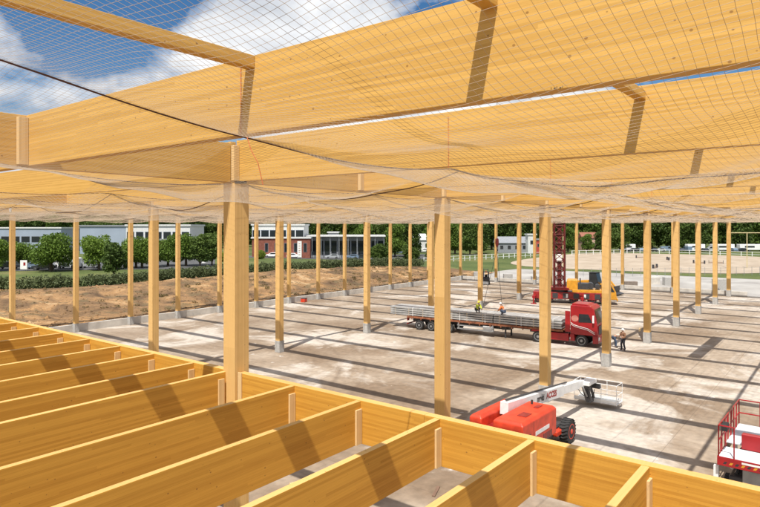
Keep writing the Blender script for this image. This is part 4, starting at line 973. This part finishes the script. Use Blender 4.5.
building(252, 310, 238.5, 184, 'long red brick building behind the white banner', M_brk, [(.3, .75, .3)], M_ren, nwin=6, depth=3)
e, w, h = building(304, 384, 236.5, 192, 'long low building with columned front and pale flat roof', M_roof, [(.15, .8, .8)], M_ren, nwin=12, depth=10)
for k in range(10): MB().box((-w / 2 + k * w / 9 - .09, -2.2, -1), (-w / 2 + k * w / 9 + .09, -2.02, h)).build('porch_post', M_grey, e)
MB().box((-w / 2 - .5, -2.6, h + .002), (w / 2 + .5, -.32, h + .4)).build('porch_roof', M_ren, e)
building(328, 338, 233, 206, 'small white roof box house behind the low building', M_ren, [(.5, .8, .5)], M_ren, nwin=2, depth=6)
building(408, 446, 240.0, 235, 'pale house with a white roof seen left of the fence', M_ren, [(.4, .7, .4)], M_ren, nwin=5, depth=8, gable=True)
building(498, 528, 243.0, 230, 'grey roofed house behind the white fence, left of the white shed', M_roof, [(.4, .75, .4)], M_roof, nwin=4, depth=8, gable=True)
building(528, 536, 235.0, 226, 'narrow white shed tower with a flat roof beyond the fence', M_ren, [(.5, .7, .4)], M_ren, nwin=1, depth=4)
building(536, 541, 240.0, 226, 'narrow red shed beside the white shed', mat('red_cladding', (.40, .06, .04), .7), [(.5, .7, .4)], M_roof, nwin=1, depth=4)
building(583, 600, 238.0, 255, 'pink house with a red tiled roof behind the crane', M_pink, [(.3, .6, .4)], M_tile, nwin=4, depth=8, gable=True)
building(730, 775, 243.0, 275, 'white low house behind the trailers at far right', M_ren, [(.3, .6, .4)], M_roof, nwin=5, depth=8, gable=True)
# banner + small sign + garden figure
v = gz(at(299.5, 259, 1.9)); e = empty('banner_sign', v, R(YAW - 90), 'tall white upright banner sign before the brick building', 'sign')
MB().box((-.55, -.04, .6), (.55, .04, 4.9)).build('panel', M_wht, e); MB().tube((-.45, 0, 0), (-.45, 0, .6), .05).tube((.45, 0, 0), (.45, 0, .6), .05).build('posts', M_grey, e)
b = MB()
for z in (1.2, 1.8, 2.3, 2.9, 3.5, 4.1): b.box((-.22, -.045, z), (.2, -.041, z + .22))
b.build('lettering_marks', mat('faded_marks', (.45, .30, .26), .8), e)
v = gz(at(24, 271, 2.)); e = empty('notice_board', v, R(YAW - 90), 'small white notice board on posts beside the blue grey car', 'sign')
MB().box((-.7, -.04, .3), (.6, .04, 2.0)).build('panel', M_wht, e); MB().box((-.1, -.06, 1.0), (.3, -.042, 1.6)).build('picture', M_red2, e); MB().tube((-.6, 0, 0), (-.6, 0, .3), .04).tube((.5, 0, 0), (.5, 0, .3), .04).build('posts', M_grey, e)
v = gz(at(204, 263, 2.)); o = MB().lathe([(.5, 0), (.45, .5), (.2, 1.2), (.05, 1.8)], (0, 0, 0), 'Z', 10).build('white_marker', M_wht); o.location = v; tag(o, 'small white cone shaped marker on the lawn before the bushes', 'marker')
# ------------------------------------------------------------------ fences
def fence(pts, h, label, step=2.6):
    e = empty('paddock_fence', (0, 0, 0), 0, label, 'fence')
    posts = 0
    for (a, b_) in zip(pts[:-1], pts[1:]):
        L = (b_ - a).length; n = max(1, int(L / step)); d = (b_ - a).normalized(); s = Vector((-d.y, d.x, 0)) * .06
        for z in (.5, h - .15):
            a2 = Vector((a.x, a.y, a.z + z)); b2 = Vector((b_.x, b_.y, b_.z + z)); o = MB()
            u = Vector((0, 0, .11)); o.add([a2 - s, b2 - s, b2 + s, a2 + s, a2 - s + u, b2 - s + u, b2 + s + u, a2 + s + u], [(0, 3, 2, 1), (4, 5, 6, 7), (0, 1, 5, 4), (1, 2, 6, 5), (2, 3, 7, 6), (3, 0, 4, 7)]); o.build('rail', M_wht, e)
        for k in range(n):
            p = a.lerp(b_, k / n)
            if posts < 98: MB().box((p.x - .09, p.y - .09, p.z - .1), (p.x + .09, p.y + .09, p.z + h)).build('fence_post', M_wht, e)
            posts += 1
    return e
fence([gz(at(x, y, .6)) for x, y in [(424, 263.5), (480, 259.5), (560, 255.5)]], 1.5, 'white post and rail fence left of the lattice mast, on the grass')
fence([gz(at(x, y, .5)) for x, y in [(572, 255), (640, 253.3), (700, 254.5), (775, 257)]], 1.5, 'white post and rail fence behind the sand arena', 3.2)
# wire fence posts along yard edge
e = empty('wire_fence', (0, 0, 0), 0, 'thin wire fence with slim posts along the near side of the sand arena', 'fence')
A0 = gz(at(575, 277, .5)); B0 = gz(at(775, 275, .5))
for z in (.5, 1.0, 1.5): MB().tube(A0 + Vector((0, 0, z)), B0 + Vector((0, 0, z)), .012, n=4).build('wire', M_grey, e)
for k in range(26):
    p = A0.lerp(B0, k / 25); MB().tube(p - Vector((0, 0, .2)), p + Vector((0, 0, 1.7)), .035, n=6).build('fence_post', M_grey, e)
# tall goal-like frames
def frame(xa, xb, ya, yb, ztop, label, mid=None):
    a = gz(at(xa, ya, .5)); b_ = gz(at(xb, yb, .5)); e = empty('ball_stop_frame', a, 0, label, 'frame', 'tall yellow frames by the arena')
    d = b_ - a
    for q in (Vector((0, 0, 0)), d) + ((gz(at(mid, ya, .5)) - a,) if mid else ()): MB().tube(q, (q.x, q.y, ztop), .10, n=8).build('post', M_fr, e)
    MB().tube((0, 0, ztop), (d.x, d.y, ztop), .10, n=8).build('crossbar', M_fr, e)
M_fr = mat('pale_yellow_paint', (.58, .48, .26), .5)
frame(727, 800, 268, 268, zat(233, 145) - .5, 'tall pale yellow goal frame on the grass at the right edge', mid=747)
frame(563, 540, 267, 267, zat(232.5, 150) - .5, 'tall pale yellow frame beside the lattice mast')
a = gz(at(727, 268, .5)); b_ = gz(at(746.3, 268, .5))
# arena obstacles
for i, (x, y) in enumerate([(668, 260), (699, 263.5), (716, 263.5), (641, 258), (655, 268)]):
    v = at(x, y, .55); e = empty('jump_obstacle', v, R(20 + i * 40), ['riding jump with a pole between posts, left of the column', 'low poles lying on the sand at centre right', 'low poles on the sand farthest right', 'riding jump nearest the far fence', 'slim jump stand nearest the near fence'][i], 'obstacle', 'riding obstacles on the sand')
    MB().tube((-1.6, 0, .35), (1.6, 0, .35), .06).tube((-1.6, 0, .15), (1.6, .3, .15), .06).build('poles', mat('brown_pole', (.2, .12, .08), .8), e)
    for s in (-1.7, 1.7): MB().box((s - .05, -.25, 0), (s + .05, .25, .9)).build('stand', M_dk, e)
# boxes behind the far end; most grey ones stand in for column shadows
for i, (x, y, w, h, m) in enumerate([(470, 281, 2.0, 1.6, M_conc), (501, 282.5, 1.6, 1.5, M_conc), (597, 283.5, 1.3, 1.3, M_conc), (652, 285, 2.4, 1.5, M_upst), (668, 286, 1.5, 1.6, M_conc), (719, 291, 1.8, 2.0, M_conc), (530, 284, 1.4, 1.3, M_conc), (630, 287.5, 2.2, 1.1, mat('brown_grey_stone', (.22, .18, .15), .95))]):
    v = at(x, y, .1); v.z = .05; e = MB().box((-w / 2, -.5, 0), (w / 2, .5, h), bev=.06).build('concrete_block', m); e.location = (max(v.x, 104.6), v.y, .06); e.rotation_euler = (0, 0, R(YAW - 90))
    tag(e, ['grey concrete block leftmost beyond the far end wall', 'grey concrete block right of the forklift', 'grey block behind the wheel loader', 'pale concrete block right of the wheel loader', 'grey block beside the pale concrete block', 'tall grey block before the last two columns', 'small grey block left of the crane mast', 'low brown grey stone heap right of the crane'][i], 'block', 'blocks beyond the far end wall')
# small orange item on the slab by the bank wall
v = at(270, 298.5, 0); v.y = 59.2; e = empty('tool_crate', (v.x, v.y, 0), R(20), 'small orange tool crate against the low wall by the soil bank', 'crate')
MB().box((-.4, -.3, 0), (.4, .3, .5), bev=.04).build('box', M_orange, e); MB().box((-.42, -.32, .5), (.42, .32, .58), bev=.02).build('lid', M_dk, e)
print('faces', sum(len(o.data.polygons) for o in bpy.data.objects if o.type == 'MESH'))

# ------------------------------------------------------------------ small fittings
def face_pt(x, y, p):
    l = (x - 380) / F_; D = p / (cY + sY * l); return Vector((p, sY * D - cY * l * D, HC - (y - HY) * D / F_))
a_ = face_pt(247, 137, P1 - HS - .13); b_ = face_pt(258, 163, P1 - HS - .10); c_ = face_pt(263, 185, P1 - HS - .05)
o = MB().path([a_, a_.lerp(b_, .5) + Vector((0, .03, 0)), b_, b_.lerp(c_, .5), c_], .006, 5).build('slack_cord', M_cord); tag(o, 'loose orange cord dangling from the rope beside the top of the big column', 'cord')
o = MB().box((P1 - .30, Q1 - .62, ZB - .07), (P1 - .12, Q1 - .30, ZB - .012)).build('steel_bracket', M_dk); tag(o, 'dark steel bracket at the top right of the big column', 'bracket')
q0 = face_pt(548, 92, P1 - HS - .103).y; g = MB()
for k, (h, w_) in enumerate([(.018, .004), (.009, .018), (.02, .004), (.010, .017), (.018, .004)]):
    y = q0 - .03 - k * .028; g.box((P1 - HS - .1035, y - w_, ZB + .012), (P1 - HS - .1005, y, ZB + .012 + h))
tag(g.build('pencil_mark', M_blk), 'black marker scribble on the lower edge of the nearest girder', 'marking')
for i, (x, y, L, w_, rz, m) in enumerate([(436, 492, .9, .12, 20, mat('weathered_board', (.20, .12, .08), .9)), (472, 503, .8, .12, 75, WP), (300, 482, .9, .14, -15, WP), (640, 330, 2.2, .2, 12, WP), (235, 322, 1.6, .2, 40, WP)]):
    v = at(x, y, 0); o = MB().box((-L / 2, -w_ / 2, 0), (L / 2, w_ / 2, .045)).build('timber_offcut', m); o.location = (v.x, v.y, .003); o.rotation_euler = (0, 0, R(rz))
    tag(o, ['dark brown board lying on the slab between the right joists', 'short pale offcut on the slab near the bottom edge', 'pale offcut on the slab between joists left of centre', 'long pale offcut lying right of the standing worker', 'pale offcut on the slab behind the big column'][i], 'offcut', 'boards lying on the slab')

# loose clods, stones and dry tufts over the soil bank
cl = MB()
for k in range(2600):
    p = random.uniform(16, 112); u = random.random() ** 1.2 * .96 + .02
    x, y, z = soilz(p, u); sz = random.uniform(.05, .16) * (2.0 if random.random() < .06 else 1)
    vs = []
    for a, b, c in ((1, 0, 0), (0, 1, 0), (-1, 0, 0), (0, -1, 0), (0, 0, 1), (0, 0, -.6)):
        f = sz * random.uniform(.6, 1.35); vs.append((x + a * f + random.uniform(-.03, .03), y + b * f, z + c * f * .8 + .02))
    cl.add(vs, [(0, 1, 4), (1, 2, 4), (2, 3, 4), (3, 0, 4), (1, 0, 5), (2, 1, 5), (3, 2, 5), (0, 3, 5)])
tag(cl.build('soil_clods', M_soil), 'loose clods and stones strewn over the soil bank', 'clods', kind='stuff')
tf = []
for k in range(420):
    p = random.uniform(16, 112); u = random.uniform(.05, .98)
    if noise.noise(Vector((p * .09, u * 3, 9))) < -.02: continue
    x, y, z = soilz(p, u); tf.append(((x, y, z + .1), (random.uniform(.15, .5), random.uniform(.15, .5), random.uniform(.1, .25))))
me = mkleafmesh(tf, 9000, .07, 'dry_weeds'); me.materials.append(leafmat('dry_weed_leaves', (.12, .09, .035), (.20, .17, .07))); o = bpy.data.objects.new('dry_weeds', me); COL.objects.link(o)
tag(o, 'dry weed tufts growing on the soil bank', 'weeds', kind='stuff')
